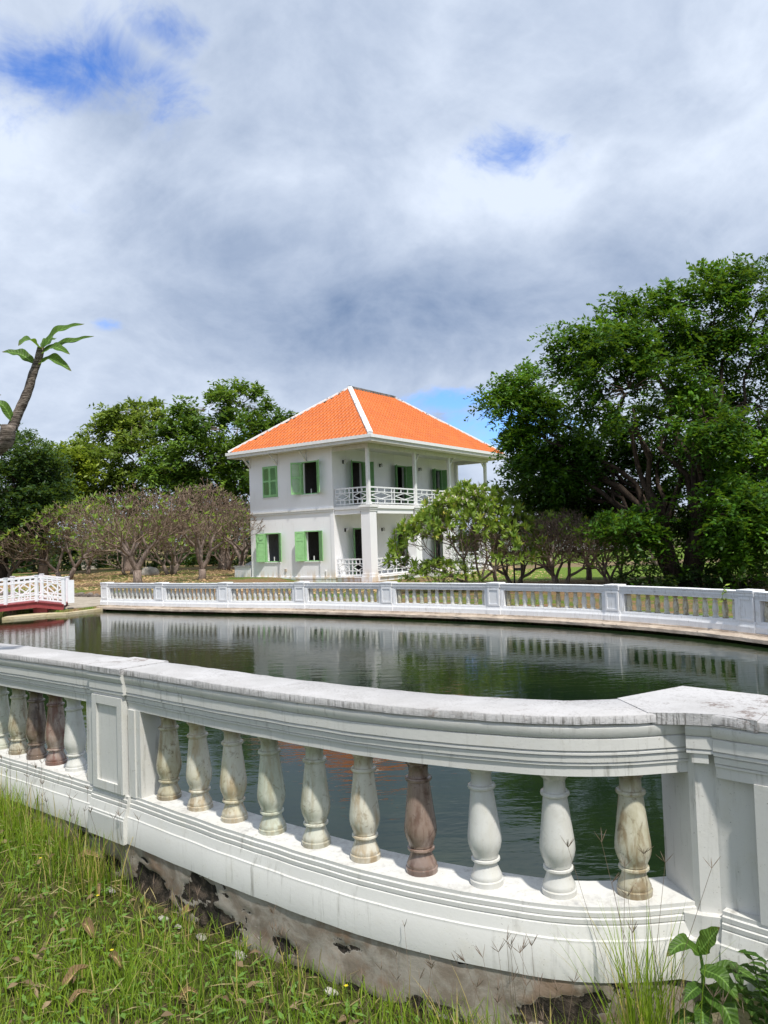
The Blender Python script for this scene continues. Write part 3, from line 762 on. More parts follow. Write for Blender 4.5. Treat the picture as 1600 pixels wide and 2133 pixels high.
def window(y0, y1, z0, z1, louvre, closed, al, ar):
    f = MB()
    for a, b, c, d in ((y0, y0+.06, z0, z1), (y1-.06, y1, z0, z1), (y0+.06, y1-.06, z1-.06, z1), (y0+.06, y1-.06, z0, z0+.05)): f.box(-.012, .10, a, b, c, d)
    o = f.build('window', M['green_shutter'], house)
    w = (y1-y0)/2-.03
    if closed:
        shutter('shutter', (-.03, y1-.03), -math.pi/2, w, z0+.03, z1-.03, 0, True, M['green_shutter'], o)
        shutter('shutter', (-.03, y0+.03), math.pi/2, w, z0+.03, z1-.03, 0, True, M['green_shutter'], o)
    else:
        shutter('shutter', (-.035, y1-.01), R(al), w, z0+.02, z1-.02, 0, louvre, M['green_shutter'], o)
        shutter('shutter', (-.035, y0+.01), R(ar), w, z0+.02, z1-.02, 0, louvre, M['green_shutter'], o)
        s = MB(); s.box(.11, .15, y0+.06, y0+.12, z0+.05, z1-.06); s.box(.11, .15, y1-.12, y1-.06, z0+.05, z1-.06); s.box(.11, .15, (y0+y1)/2-.02, (y0+y1)/2+.02, z0+.05, z0+.3)
        s.build('inner_frame', M['trim'], o)
    s = MB(); s.box(-.05, -.013, y0-.04, y1+.04, z0-.05, z0-.002); s.build('sill', M['trim'], o)
window(*WIN[0], True, True, 0, 0)
window(*WIN[1], True, False, 128, 232)
window(*WIN[2], False, False, 118, 236)
window(*WIN[3], False, False, 118, 240)
def door(x0, x1, z0, z1, al, ar):
    f = MB()
    for a, b, c, d in ((x0, x0+.07, z0, z1), (x1-.07, x1, z0, z1), (x0+.07, x1-.07, z1-.07, z1)): f.box(a, b, VW-.012, VW+.12, c, d)
    o = f.build('door_frame', M['green_dark'], house); w = (x1-x0)/2-.02
    shutter('door_leaf', (x0+.01, VW-.035), R(al), w, z0+.02, z1-.02, 0, False, M['green_dark'], o)
    shutter('door_leaf', (x1-.01, VW-.035), R(ar), w, z0+.02, z1-.02, 0, False, M['green_dark'], o)
for i, (a, b) in enumerate(DOORS):
    door(a, b, Z1+.02, 3.05, 222-6*i, -52+4*i); door(a, b, Z2+.06, 6.82, 220+5*i, -62-3*i)
# wall lamps between the doors
for x in (.90, 4.33, 8.5):
    for z in (2.95, 6.70):
        q = MB(); q.box(x-.05, x+.05, VW-.03, VW-.002, z-.10, z+.10); q.bar((x, VW-.03, z+.04), (x, VW-.16, z+.10), .03, .03); o = q.build('wall_lamp', M['metal_dark'], house)
        g = MB(); g.lathe([(.03, -.10), (.06, -.08), (.07, .0), (.05, .08), (.02, .10)], 10, (x, VW-.17, z)); g.build('lamp_globe', M['lamp_glass'], o, True)
# veranda: floor, columns, beams
mb = MB(); mb.box(.02, LB, .02, VW-.002, -.1, Z1-.06); mb.box(-.04, LB+.05, -.05, VW-.002, Z1-.058, Z1); mb.build('veranda_floor', M['wall'], house)
CW = .58
COLX = [0, 4.27, 8.05, LB-CW]
for x in COLX:
    q = MB(); q.box(x, x+CW, 0.0, CW, Z1+.002, Z2-.28); q.box(x-.06, x+CW+.06, -.065, CW+.06, -.1, Z1+.001); q.box(x-.03, x+CW+.03, -.03, CW+.03, Z1+.002, Z1+.16)
    c = q.build('column', M['wall'], house)
    k = MB(); k.box(x-.03, x+CW+.03, -.03, CW+.03, Z2-.30, Z2-.20); k.box(x-.06, x+CW+.06, -.06, CW+.06, Z2-.20, Z2-.10); k.box(x-.10, x+CW+.10, -.10, CW+.10, Z2-.10, Z2-.005)
    k.build('capital', M['trim'], c)
for i in range(3):
    q = MB(); q.box(COLX[i]+CW+.10, COLX[i+1]-.10, .06, .40, Z2-.42, Z2-.16); q.box(COLX[i]+CW+.10, COLX[i+1]-.10, .0, .46, Z2-.16, Z2-.01); q.build('beam', M['wall'], house)
for x0 in (.06, LB-.40):
    q = MB(); q.box(x0, x0+.34, CW+.10, VW-.002, Z2-.42, Z2-.16); q.box(x0-.06, x0+.40, CW+.10, VW-.002, Z2-.16, Z2-.01); q.build('beam', M['wall'], house)
mb = MB(); mb.box(.05, LB-.05, .05, VW-.003, Z2-.008, Z2+.05); mb.build('balcony_floor', M['soffit'], house)
mb = MB(); mb.box(.45, LB-.45, .45, VW-.003, Z2-.15, Z2-.10); mb.build('veranda_ceiling', M['soffit'], house)
PW = .085
def upper_post(x, y):
    q = MB(); q.box(x-PW, x+PW, y-PW, y+PW, Z2+.05, ZE-.02); q.box(x-PW-.03, x+PW+.03, y-PW-.03, y+PW+.03, Z2+.052, Z2+.20)
    return q.build('veranda_post', M['trim'], house)
for i, x in enumerate(COLX):
    xc = x+.14 if i == 0 else x+CW/2 if i < 3 else x+CW-.14
    p = upper_post(xc, .14)
    if i:
        b = MB(); b.bar((xc+PW, .14, ZE-.75), (xc+.62 if i < 3 else xc-.62, .14, ZE-.12), .06, .10, (0, 1, 0)); b.build('brace', M['trim'], p)
upper_post(LB-.14, VW-.10)
mb = MB(); mb.box(-.02, LB+.02, -.02, .22, ZE-.24, ZE-.02); mb.box(-.02, .22, .22, VW-.002, ZE-.24, ZE-.02); mb.box(LB-.22, LB+.02, .22, VW-.002, ZE-.24, ZE-.02); mb.build('eave_beam', M['soffit'], house)
def railing(a, b, z, hgt=.95):
    """two fretwork panels with a lozenge each, between plan points a and b"""
    a, b = Vector((*a, 0)), Vector((*b, 0)); t = (b-a); ln = t.length; t.normalize(); n = Vector((-t.y, t.x, 0)); q = MB()
    def br(u0_, z0, u1_, z1, w=.045, dp=.045): q.bar(a+t*u0_+Vector((0, 0, z+z0)), a+t*u1_+Vector((0, 0, z+z1)), dp, w, (0, 0, 1) if abs(u1_-u0_) > .01 else n)
    for zz, w in ((.08, .06), (.30, .045), (.68, .045), (hgt-.03, .075)): br(0, zz, ln, zz, w, .06)
    ends = [(.03, ln/2-.12), (ln/2+.12, ln-.03)]
    for u0_, u1_ in ends:
        for u in (u0_, u1_): br(u, .04, u, hgt-.02, .05, .052)
        L3 = u1_-u0_; m_ = (u0_+u1_)/2
        for k in (1, 2): 
            br(u0_+L3*k/3, .10, u0_+L3*k/3, .28); br(u0_+L3*k/3, .70, u0_+L3*k/3, hgt-.06)
        for s1, s2 in ((-1, 1), (-1, -1), (1, 1), (1, -1)):
            br(m_+s1*L3*.46, .49, m_, .49+s2*.17, .04, .040)
    return q.build('railing', M['white_wood'], house)
for i in range(3):
    if i != 1: railing((COLX[i]+CW, .22), (COLX[i+1], .22), Z1)
    x0 = COLX[i]+.14+PW if i == 0 else COLX[i]+CW/2+PW; x1 = COLX[i+1]+CW/2-PW if i < 2 else LB-.14-PW
    railing((x0, .14), (x1, .14), Z2+.05)
railing((.16, CW), (.16, VW-.01), Z1); railing((.14, .14+PW), (.14, VW-.04), Z2+.05)
railing((LB-.16, CW), (LB-.16, VW-.01), Z1); railing((LB-.14, .14+PW), (LB-.14, VW-.22), Z2+.05)
# steps from the middle bay with sloping cheeks
for i in range(3):
    q = MB(); q.box(COLX[1]+CW+.5, COLX[2]-.5, -.35*(i+1)-.05*0, -.35*i-(.052 if i == 0 else .001), -.1, Z1-.11*(i+1)); q.build('step', M['wall'], house)
for x in (COLX[1]+CW+.22, COLX[2]-.5):
    q = MB(); q.add([(x, -.07, -.1), (x+.28, -.07, -.1), (x+.28, -1.5, -.1), (x, -1.5, -.1), (x, -.07, Z1+.30), (x+.28, -.07, Z1+.30), (x+.28, -1.5, .20), (x, -1.5, .20)],
                    [(0, 1, 2, 3), (4, 7, 6, 5), (0, 4, 5, 1), (1, 5, 6, 2), (2, 6, 7, 3), (3, 7, 4, 0)]); q.build('step_cheek', M['wall'], house)
# roof
OV = .86
ex0, ex1, ey0, ey1, ez = -OV, LB+OV, -OV, LA+OV, 7.70
hw = (ey1-ey0)/2; zr = 11.52; rx0, rx1, ry = ex0+hw-.15, ex1-hw+.15, (ey0+ey1)/2
A1, A2 = Vector((rx0, ry, zr)), Vector((rx1, ry, zr))
E00, E10, E11, E01 = Vector((ex0, ey0, ez)), Vector((ex1, ey0, ez)), Vector((ex1, ey1, ez)), Vector((ex0, ey1, ez))
roof = MB(); dz = Vector((0, 0, .05))
roof.add([p-dz for p in (E00, E10, E11, E01, A1, A2)], [(0, 1, 5, 4), (1, 2, 5), (2, 3, 4, 5), (3, 0, 4)])
roof_o = roof.build('roof', M['tile'], house)
def tiles(a, b, ta, tb):
    """barrel tiles laid in courses on the slope a-b (eave) to ta-tb (top)"""
    a, b, ta, tb = map(np.array, (a, b, ta, tb)); u = (b-a)/np.linalg.norm(b-a); Lb = np.linalg.norm(b-a)
    v = ta-a; v = v-u*(v@u); sl_ = np.linalg.norm(v); v /= sl_; n = np.cross(u, v); ca, cb = (ta-a)@u, (tb-a)@u
    tw, tl = .27, .40; V = []; Q = []; tint = []
    for j in range(int(sl_/tl)+1):
        v0, v1 = j*tl-.03, min((j+1)*tl+.03, sl_)
        lo, hi = ca*(v0+tl*.5)/sl_, Lb-(Lb-cb)*(v0+tl*.5)/sl_
        k0, k1 = int(math.ceil(lo/tw)), int(hi/tw)
        for k in range(k0, k1):
            c = len(V); um = k*tw
            for vv, h in ((v0, .018), (v1, .004)):
                for du, dh in ((.0, 0.), (.30*tw*.5, .050), (.5*tw, .085), (tw-.30*tw*.5, .050), (tw, 0.)): V.append(a+u*(um+du)+v*vv+n*(dh+h))
            for du in (0, .5*tw, tw): V.append(a+u*(um+du)+v*v0+n*(-.01))
            t_ = random.random()
            for i in range(4): Q.append((c+i, c+i+1, c+6+i, c+5+i)); tint.append(t_)
            Q.append((c+10, c+11, c+2, c)); Q.append((c+11, c+12, c+4, c+2)); tint += [t_, t_]
    me = arrays_mesh('roof_tiles', np.array(V), np.array(Q), None, np.array(tint))
    o = link_mesh('roof_tiles', me, M['tile'], roof_o); o['kind'] = 'stuff'
tiles(E00, E10, A1, A2); tiles(E10, E11, A2, A2); tiles(E11, E01, A2, A1); tiles(E01, E00, A1, A1)
for p, q, kw in ((E00, A1, 1.25), (E10, A2, .7), (E11, A2, .7), (E01, A1, .7)):
    r = MB(); d = (q-p).normalized(); r.bar(p+d*.05+Vector((0, 0, .07)), q+Vector((0, 0, .07)), .22*kw, .06+.05*kw); r.bar(p+d*.02+Vector((0, 0, .10+.035*kw)), q+Vector((0, 0, .10+.035*kw)), .15*kw, .05)
    r.build('hip_ridge', M['ridge'], roof_o)
r = MB(); r.bar(A1+Vector((-.1, 0, .06)), A2+Vector((.1, 0, .06)), .24, .12); r.bar(A1+Vector((-.1, 0, .14)), A2+Vector((.1, 0, .14)), .15, .05); r.build('ridge', M['ridge_top'], roof_o)
g = MB()
def ring(mb, o0, o1, z0, z1):
    x0, x1, y0, y1 = ex0-o0, ex1+o0, ey0-o0, ey1+o0; w = o0-o1
    mb.box(x0, x1, y0, y0+w, z0, z1); mb.box(x0, x1, y1-w, y1, z0, z1); mb.box(x0, x0+w, y0+w, y1-w, z0, z1); mb.box(x1-w, x1, y0+w, y1-w, z0, z1)
ring(g, .10, -.02, ez-.13, ez+.035); g.build('gutter', M['trim'], roof_o)
g = MB(); ring(g, .03, -.05, ez-.30, ez-.132); g.build('fascia', M['soffit'], roof_o)
sf = MB(); x0, x1, y0, y1 = ex0-.03, ex1+.03, ey0-.03, ey1+.03
sf.add([(x0, y0, ez-.29), (x1, y0, ez-.29), (x1, y1, ez-.29), (x0, y1, ez-.29), (.02, .02, ZE-.005), (LB-.02, .02, ZE-.005), (LB-.02, LA-.02, ZE-.005), (.02, LA-.02, ZE-.005)],
       [(0, 4, 5, 1), (1, 5, 6, 2), (2, 6, 7, 3), (3, 7, 4, 0), (4, 7, 6, 5)]); sf.build('soffit', M['soffit'], roof_o)
for y in (LA-.1, 6.5, 4.25):
    b = MB(); b.bar((-.002, y, ZE-.62), (-.62, y, ZE-.06), .07, .09); b.bar((-.03, y, ZE-.66), (-.03, y, ZE-.03), .07, .06); b.build('eave_bracket', M['trim'], house)
b = MB(); b.box(-.05, -.002, 6.0, 6.14, .74, .88); b.build('vent', M['kerb'], house)
b = MB(); b.tube([(-.04, 3.05, .15), (-.04, 3.05, .75), (-.04, 3.12, .82)], .018, 6); b.build('pipe', M['trim'], house)

# ------------------------------------------------------------------ low cistern by the back corner of the house
c, s_ = math.cos(TH), math.sin(TH)
def hw_pt(x, y): return (-.747+c*x-s_*y, 40+s_*x+c*y)
px, py = hw_pt(.6, 9.0)
cis = empty('cistern', (px, py, 0), TH, 'low white masonry cistern with grey slab lid beside the villa wall', 'cistern')
q = MB(); q.box(-.35, 2.2, .05, .95, .05, 1.05); q.box(-.55, -.35, .0, 1.3, .05, 1.02); q.build('tank_wall', M['wall'], cis)
q = MB(); q.box(-.60, -.30, -.05, 1.35, 1.022, 1.08); q.build('coping', M['slab_grey'], cis)
for k in range(3):
    q = MB(); q.obox((.35+.62*k, .5, 1.22+.05*k), (.30, 0, .10), (0, .52, 0), (0, 0, .035)); q.build('slab', M['slab_grey'], cis)

# ------------------------------------------------------------------ footbridge
fb = empty('footbridge', (-12.7, 28, 0), 0, 'arched wooden footbridge with white fretwork railing and maroon deck', 'footbridge')
fb_pts = [(-11.80, 28.15, .36), (-12.72, 28.0, .50), (-13.50, 27.3, .46), (-14.6, 26.5, .40), (-15.8, 25.6, .30), (-17.2, 24.6, .16)]
off = Vector((-.50, 1.55, 0))
def bl(p): return Vector(p)-Vector((-12.7, 28, 0))
for i in range(len(fb_pts)-1):
    a, b = bl(fb_pts[i]), bl(fb_pts[i+1])
    d = MB()
    for k in range(8):
        f0, f1 = k/8+.004, (k+1)/8-.004
        p, q_ = a.lerp(b, f0), a.lerp(b, f1)
        d.add([p, q_, q_+off, p+off, p-Vector((0, 0, .04)), q_-Vector((0, 0, .04)), q_+off-Vector((0, 0, .04)), p+off-Vector((0, 0, .04))],
              [(0, 1, 2, 3), (7, 6, 5, 4), (0, 4, 5, 1), (1, 5, 6, 2), (2, 6, 7, 3), (3, 7, 4, 0)])
    o = d.build('deck', M['maroon'], fb); fixn(o.data)
    for sd in (0, 1):
        m_ = MB(); oo = off*sd-off.normalized()*(.03 if sd == 0 else -.03); m_.bar(a+oo-Vector((0, 0, .10)), b+oo-Vector((0, 0, .10)), .06, .20); m_.bar(a+oo*1.0-off.normalized()*(.03 if sd == 0 else -.03)+Vector((0, 0, .012)), b+oo-off.normalized()*(.03 if sd == 0 else -.03)+Vector((0, 0, .012)), .10, .03)
        m_.build('side_beam', M['maroon'], fb)
        # fretwork panel
        q = MB(); A = a+off*sd*1.0; B = b+off*sd; t = (B-A); ln = Vector((t.x, t.y)).length
        def at_(f, z): return A.lerp(B, f)+Vector((0, 0, z))
        for z, w in ((.10, .05), (.27, .045), (.74, .045), (.90, .06)): q.bar(at_(.0, z), at_(1., z), .05, w)
        for f in (.22, .40, .60, .78):
            if f in (.22, .78): q.bar(at_(f, .08), at_(f, .92), .04, .045, t)
            else: q.bar(at_(f, .10), at_(f, .27), .04, .045, t); q.bar(at_(f, .74), at_(f, .90), .04, .045, t)
        for f0, z0, f1, z1 in ((.22, .505, .5, .73), (.5, .73, .78, .505), (.78, .505, .5, .28), (.5, .28, .22, .505)): q.bar(at_(f0, z0), at_(f1, z1), .035, .045)
        q.bar(at_(.5, .10), at_(.5, .28), .036, .045, t)
        q.build('fret_panel', M['white_wood'], fb)
for i, p in enumerate(fb_pts):
    for sd in (0, 1):
        q = MB(); P_ = bl(p)+off*sd; q.box(P_.x-.055, P_.x+.055, P_.y-.055, P_.y+.055, P_.z-.02, P_.z+.95); q.box(P_.x-.07, P_.x+.07, P_.y-.07, P_.y+.07, P_.z+.95, P_.z+.975); q.build('railing_post', M['white_wood'], fb)
q = MB(); P_ = bl((-12.55, 28.1, 0)); q.box(P_.x-.35, P_.x+.15, P_.y, P_.y+1.6, .06, .29); q.build('cross_beam', M['maroon'], fb)
q = MB(); P_ = bl((-11.62, 28.35, 0)); q.obox((P_.x, P_.y, .82), (.10, .05, 0), (-.012, .02, 0), (0, 0, .42)); q.build('end_board', M['white_wood'], fb)
# abutment apron and path
q = MB(); q.prism([(-10.75, 29.15), (-10.72, 29.9), (-11.3, 30.6), (-12.9, 29.0), (-12.9, 28.2), (-13.4, 27.2), (-13.3, 26.6), (-12.9, 26.85), (-12.2, 27.45), (-11.55, 27.7)], -.3, .09)
o = q.build('abutment_apron', M['apron']); fixn(o.data); tag(o, 'yellowed concrete apron at the water edge under the bridge end', 'apron', kind='structure')
q = MB(); q.prism([(-10.9, 29.75), (-9.8, 31.2), (-11.2, 33.8), (-15.8, 36.7), (-20, 36), (-15.5, 31.2), (-12.6, 28.9), (-11.9, 28.4), (-11.4, 28.8)], -.3, .195)
o = q.build('path', M['path']); fixn(o.data); tag(o, 'pale grey path leading off the bridge behind the balustrade end', 'path', kind='structure')

# ------------------------------------------------------------------ low rubble edging of the garden bed: every stone
edge = empty('stone_edging', (-14.0, 35.6, 0), 0, 'low dark rubble stone edging along the garden bed behind the bridge', 'stone edging')
def stone_mesh(seed, rx, ry, rz):
    bm = bmesh.new(); bmesh.ops.create_icosphere(bm, subdivisions=2, radius=1)
    for v in bm.verts:
        p = v.co.copy(); k = 1+.28*mnoise.noise(p*1.3+Vector((seed*3.1, 0, 0)))+.10*mnoise.noise(p*3+Vector((0, seed, 0)))
        q = Vector((math.copysign(abs(p.x)**.7, p.x), math.copysign(abs(p.y)**.7, p.y), math.copysign(abs(p.z)**.7, p.z)))
        v.co = Vector((q.x*rx, q.y*ry, q.z*rz))*k
    me = bpy.data.meshes.new('stone'); bm.to_mesh(me); bm.free(); return me
sm = [stone_mesh(i, .19, .15, .13) for i in range(5)]
for me in sm: me.materials.append(M['rubble'])
for i in range(34):
    f = i/33; x, y = -19.6+f*11.2, 38.85-f*6.72
    o = link_mesh('stone', sm[i % 5], None, edge); o.location = (x+14.0+random.uniform(-.04, .04), y-35.6+random.uniform(-.05, .05)-.05, .24+random.uniform(-.03, .03))
    o.rotation_euler = (random.uniform(-.3, .3), random.uniform(-.3, .3), random.uniform(0, 6)); k = random.uniform(.85, 1.2); o.scale = (k, k, k)
bo = stone_mesh(11, .42, .30, .36); bo.materials.append(M['boulder'])
o = link_mesh('boulder', bo); o.location = (-16.9, 55.2, .55); o.scale = (1.6, 1.3, 1.1); auto_smooth(o, 60); tag(o, 'pale boulder lying under the bare trees left of the villa', 'boulder')
q = MB(); q.box(-.6, .6, -.4, .4, 0, .85); q.box(-.66, .66, -.46, .46, .85, .93); o = q.build('stone_block', M['boulder']); o.location = (-28.9, 75, .45); tag(o, 'white block far back between the bare tree trunks at left', 'block')

# ------------------------------------------------------------------ small sign on two black posts
sg = empty('sign', (5.75, 33.6, .17), R(-5), 'small grey sign board between two black posts on the right lawn', 'sign')
for x in (-.16, .16):
    q = MB(); q.box(x-.035, x+.035, -.035, .035, -.05, .95); q.box(x-.045, x+.045, -.045, .045, .95, 1.0); q.build('sign_post', M['metal_dark'], sg)
q = MB(); q.box(-.125, .125, -.015, .015, .62, .74); q.build('sign_board', M['slab_grey'], sg)

# ------------------------------------------------------------------ trees
def leaf_obj(name, V, Q, mat, parent, tint):
    return link_mesh(name, arrays_mesh(name, V, Q, None, np.repeat(tint, 2)), mat, parent)
def spray_crown(rg, lobes, n_clump, n_spray, n_leaf, spray_len, leaf_len, leaf_w, droop=.35, clump_r=.75, upturn=.25):
    """foliage as twigs set with leaves, gathered in clumps through each lobe (x, y, z, rx, ry, rz)"""
    Vs, Qs, Ts = [], [], []; base = 0; twig = []
    for lb in lobes:
        c = np.array(lb[:3]); r = np.array(lb[3:6]); k = max(3, int(n_clump*(lb[6] if len(lb) > 6 else 1)))
        d = norm(rg.normal(size=(k, 3))); rad = rg.uniform(.45, 1., (k, 1))**.55
        cc = c+d*r*rad                                                       # clump centres
        ns = k*n_spray
        ci = np.repeat(np.arange(k), n_spray)
        out = norm(norm(d)[ci]*1.0+rg.normal(size=(ns, 3))*.75+np.array([0, 0, upturn]))
        P0 = cc[ci]+rg.normal(size=(ns, 3))*clump_r*.40*np.array([1, 1, .7])
        L = spray_len*rg.uniform(.55, 1.2, ns); wild = rg.random(ns) < .10; L[wild] *= 1.75; out[wild] = norm(out[wild]+np.array([0, 0, .45]))
        tt = (np.arange(n_leaf)+.7)/n_leaf
        p = P0[:, None, :]+out[:, None, :]*(L[:, None]*tt)[..., None]
        p[..., 2] -= droop*(L[:, None]*tt**2)
        side = norm(np.cross(out, np.array([0, 0, 1.])+rg.normal(size=(ns, 3))*.35))
        sgn = np.where(np.arange(n_leaf) % 2 == 0, 1., -1.)
        dd = out[:, None, :]*.55+side[:, None, :]*sgn[None, :, None]*.9+rg.normal(size=(ns, n_leaf, 3))*.28
        dd[..., 2] -= .12
        U = np.broadcast_to(np.array([0, 0, 1.]), dd.shape)+rg.normal(size=dd.shape)*.45
        n = ns*n_leaf
        V, Q = leaf_arrays(p.reshape(-1, 3), dd.reshape(-1, 3), U.reshape(-1, 3), leaf_len*rg.uniform(.6, 1.25, n), leaf_w*rg.uniform(.7, 1.2, n))
        ct = np.clip(rg.uniform(.0, .55, k)+.30*np.clip((cc[:, 2]-c[2])/r[2], -.6, 1), 0, .8)                                          # random tone per clump, with sunlit highlights painted onto the upper ones
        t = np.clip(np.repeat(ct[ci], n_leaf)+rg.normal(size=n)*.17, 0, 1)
        Vs.append(V); Qs.append(Q+base); Ts.append(t); base += len(V)
        for i in range(k): twig.append((c+ (cc[i]-c)*.15, cc[i]))
    return np.concatenate(Vs), np.concatenate(Qs), np.concatenate(Ts), twig
def limb(mb, a, b, ra, rb, sag=.0, wob=.12, n=6, sides=7):
    a, b = Vector(a), Vector(b); L = (b-a).length; pts = []; rs = []
    for i in range(n+1):
        f = i/n; p = a.lerp(b, f); e = math.sin(math.pi*f)
        p += Vector((random.uniform(-1, 1), random.uniform(-1, 1), random.uniform(-.6, .6)))*wob*L*.35*e+Vector((0, 0, sag*L*e))
        pts.append(p); rs.append(ra+(rb-ra)*f**.8)
    mb.tube(pts, rs, sides); return pts
def broad_tree(name, base, lobes, trunk_r, fork, mat_leaf, label, cat, group, seed, stems=1, leaf=(.22, .11), clump=14, nspray=13, nleaf=11, slen=.85, twigs=True, droop=.35, bark=None, spread=.3, limb_k=.34):
    """lobes are relative to base"""
    rg = np.random.default_rng(seed); random.seed(seed)
    o = empty(name, base, 0, label, cat, group)
    tr = MB(); fk = Vector(fork)
    tops = []
    for k in range(stems):
        a = 2*math.pi*k/stems+.5; sp = Vector((math.cos(a), math.sin(a), 0))*spread if stems > 1 else Vector()
        f2 = fk+sp*1.6+Vector((0, 0, random.uniform(-.2, .3))); r_ = trunk_r*(1 if stems == 1 else random.uniform(.5, .75))
        pts = [sp*.8+Vector((0, 0, -.15)), sp*.75+Vector((0, 0, .3)), sp.lerp(f2, .5)+Vector((random.uniform(-.1, .1), random.uniform(-.1, .1), 0)), f2]
        tr.tube(pts, [r_*1.5, r_*1.1, r_*.95, r_*.8], 9); tops.append(f2)
    crown_tw = MB()
    for i, lb in enumerate(lobes):
        c = Vector(lb[:3]); t0 = min(tops, key=lambda q: (q-c).length)
        limb(tr, t0, c-(c-t0)*.12, trunk_r*limb_k, trunk_r*.07, .05, .22, 7)
    V, Q, T, tw = spray_crown(rg, lobes, clump, nspray, nleaf, slen, leaf[0], leaf[1], droop)
    if twigs:
        for a, b in tw: limb(tr, a, b, trunk_r*.06, .012, .04, .2, 3, 4)
    t_o = tr.build('trunk', bark or M['bark_dark'], o, True)
    leaf_obj('crown', V, Q, mat_leaf, o, T)
    return o

# the big feathery tree on the right bank
bt = (11.1, 28.9, .15)
def L3(px, py, dy, rx, rz, ry=None, w=1.):
    """lobe of the right-hand tree from its bearing: (x, z) at depth 28.9+dy, relative to the trunk foot"""
    Y = 28.9+dy; X = (px-800-.034*(py-1110))*Y/1600; Z = 2.3+(1126-.034*(px-800)-py)*Y/1600; k = Y/1600
    return (X-bt[0], dy, Z-bt[2], rx*k, (ry or (rx+rz)/2)*k, rz*k, w)
lobes = [L3(1340, 690, 0, 78, 62), L3(1265, 735, -1, 85, 55), L3(1215, 715, -.5, 45, 40, w=.5), L3(1310, 810, -2, 100, 62), L3(1370, 640, .5, 36, 34, w=.35), L3(1490, 665, .5, 72, 66), L3(1500, 600, .5, 40, 34, w=.4), L3(1450, 760, 1.5, 85, 75), L3(1590, 690, 0, 80, 95), L3(1600, 590, .5, 46, 40, w=.4),
         L3(1570, 840, -1, 100, 80), L3(1100, 815, 3.2, 48, 34, w=.6), L3(1085, 862, 3., 52, 40, w=.7), L3(1135, 890, 3, 75, 45), L3(1085, 940, 3, 50, 40, w=.8), L3(1160, 965, 2.5, 80, 42), L3(1235, 930, 3, 75, 48), L3(1275, 985, 3, 90, 52),
         L3(1390, 880, 2.5, 105, 70), L3(1410, 990, 3.5, 100, 65), L3(1310, 1115, -1.5, 48, 34, w=.6), L3(1525, 1065, -3, 70, 52), L3(1590, 1000, -2, 75, 65), L3(1500, 960, 1, 85, 60), L3(1660, 1080, -3, 100, 80), L3(1545, 1140, -2.5, 50, 40, w=.7),
         L3(1700, 800, 1, 110, 140), L3(1440, 1110, 3.5, 90, 42), L3(1610, 1130, 1.5, 100, 55), L3(1470, 870, -2.5, 60, 50), L3(1040, 835, 3.2, 16, 14, w=.2), L3(1120, 1005, 4, 60, 28, w=.7), L3(1200, 1015, 4, 70, 34, w=.8), L3(1300, 1065, 4.5, 90, 40, w=.9), L3(1215, 1070, 5.5, 70, 30, w=.7), L3(1380, 1070, 3, 80, 42, w=.8), L3(1140, 1045, 6, 60, 28, w=.6)]
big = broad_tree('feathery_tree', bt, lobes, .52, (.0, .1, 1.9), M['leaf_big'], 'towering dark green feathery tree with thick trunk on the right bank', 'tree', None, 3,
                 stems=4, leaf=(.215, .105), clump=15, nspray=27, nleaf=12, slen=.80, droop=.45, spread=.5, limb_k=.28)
# undergrowth at its foot
def bush(name, loc, r, n, leaf, mat, label, cat, group=None, seed=1, stems=True):
    rg = np.random.default_rng(seed); random.seed(seed); o = empty(name, loc, 0, label, cat, group)
    lob = [(0, 0, r[2]*.75, r[0], r[1], r[2]*.75)]
    V, Q, T, tw = spray_crown(rg, lob, n, 9, 9, min(r)*.5, leaf[0], leaf[1], .3, .4)
    V[:, 2] = np.maximum(V[:, 2], .01)
    leaf_obj('foliage', V, Q, mat, o, T)
    if stems:
        s = MB()
        for a, b in tw: s.tube([(b[0]*.12, b[1]*.12, -.03), (b[0]*.6, b[1]*.6, max(.05, b[2]*.5)), tuple(b)], [.03, .02, .008], 5)
        s.build('stem', M['bark_dark'], o, True)
    return o
for i, (x, y, a, h, lab) in enumerate(((9.3, 27.6, .8, .55, 'dark shrub at the left foot of the big feathery tree'), (12.6, 27.5, 1.0, .7, 'dark shrub at the right foot of the big feathery tree'), (11.2, 27.3, .9, .5, 'low dark shrub before the trunk of the big feathery tree'))):
    bush('shrub', (x, y, .16), (a, a*.8, h), 22, (.14, .07), M['leaf_deep'], lab, 'shrub', 'shrubs under the big tree', 40+i)

# trees behind, left of the house
def LT(base, px, py, dy, rx, rz, w=1.):
    Y = base[1]+dy; X = (px-800-.034*(py-1140))*Y/1600; Z = 2.3+(1126-.034*(px-800)-py)*Y/1600; k = Y/1600
    return (X-base[0], dy, Z-base[2], rx*k, (rx+rz)/2*k, rz*k, w)
b1 = (-13.0, 62, .42)
broad_tree('spreading_tree', b1, [LT(b1, *a) for a in ((430, 850, 0, 62, 36), (500, 840, 1, 66, 32), (552, 875, 0, 34, 20, .5), (470, 895, -1, 90, 34), (380, 905, 0, 50, 32), (420, 955, -2, 80, 36), (505, 960, -1, 70, 44), (345, 975, -2, 55, 30), (588, 868, 0, 14, 8, .2), (545, 935, 1, 50, 30), (440, 1005, 0, 90, 30), (530, 1015, 0, 70, 34), (360, 1020, 0, 70, 30), (480, 1050, 1, 90, 30))],
           .45, (0, 0, 3.6), M['leaf_mid'], 'tall spreading green tree rising directly left of the villa roof', 'tree', 'trees behind the villa', 11, leaf=(.42, .21), clump=12, nspray=17, nleaf=10, slen=1.1, bark=M['bark'])
b2 = (-22.0, 66, .42)
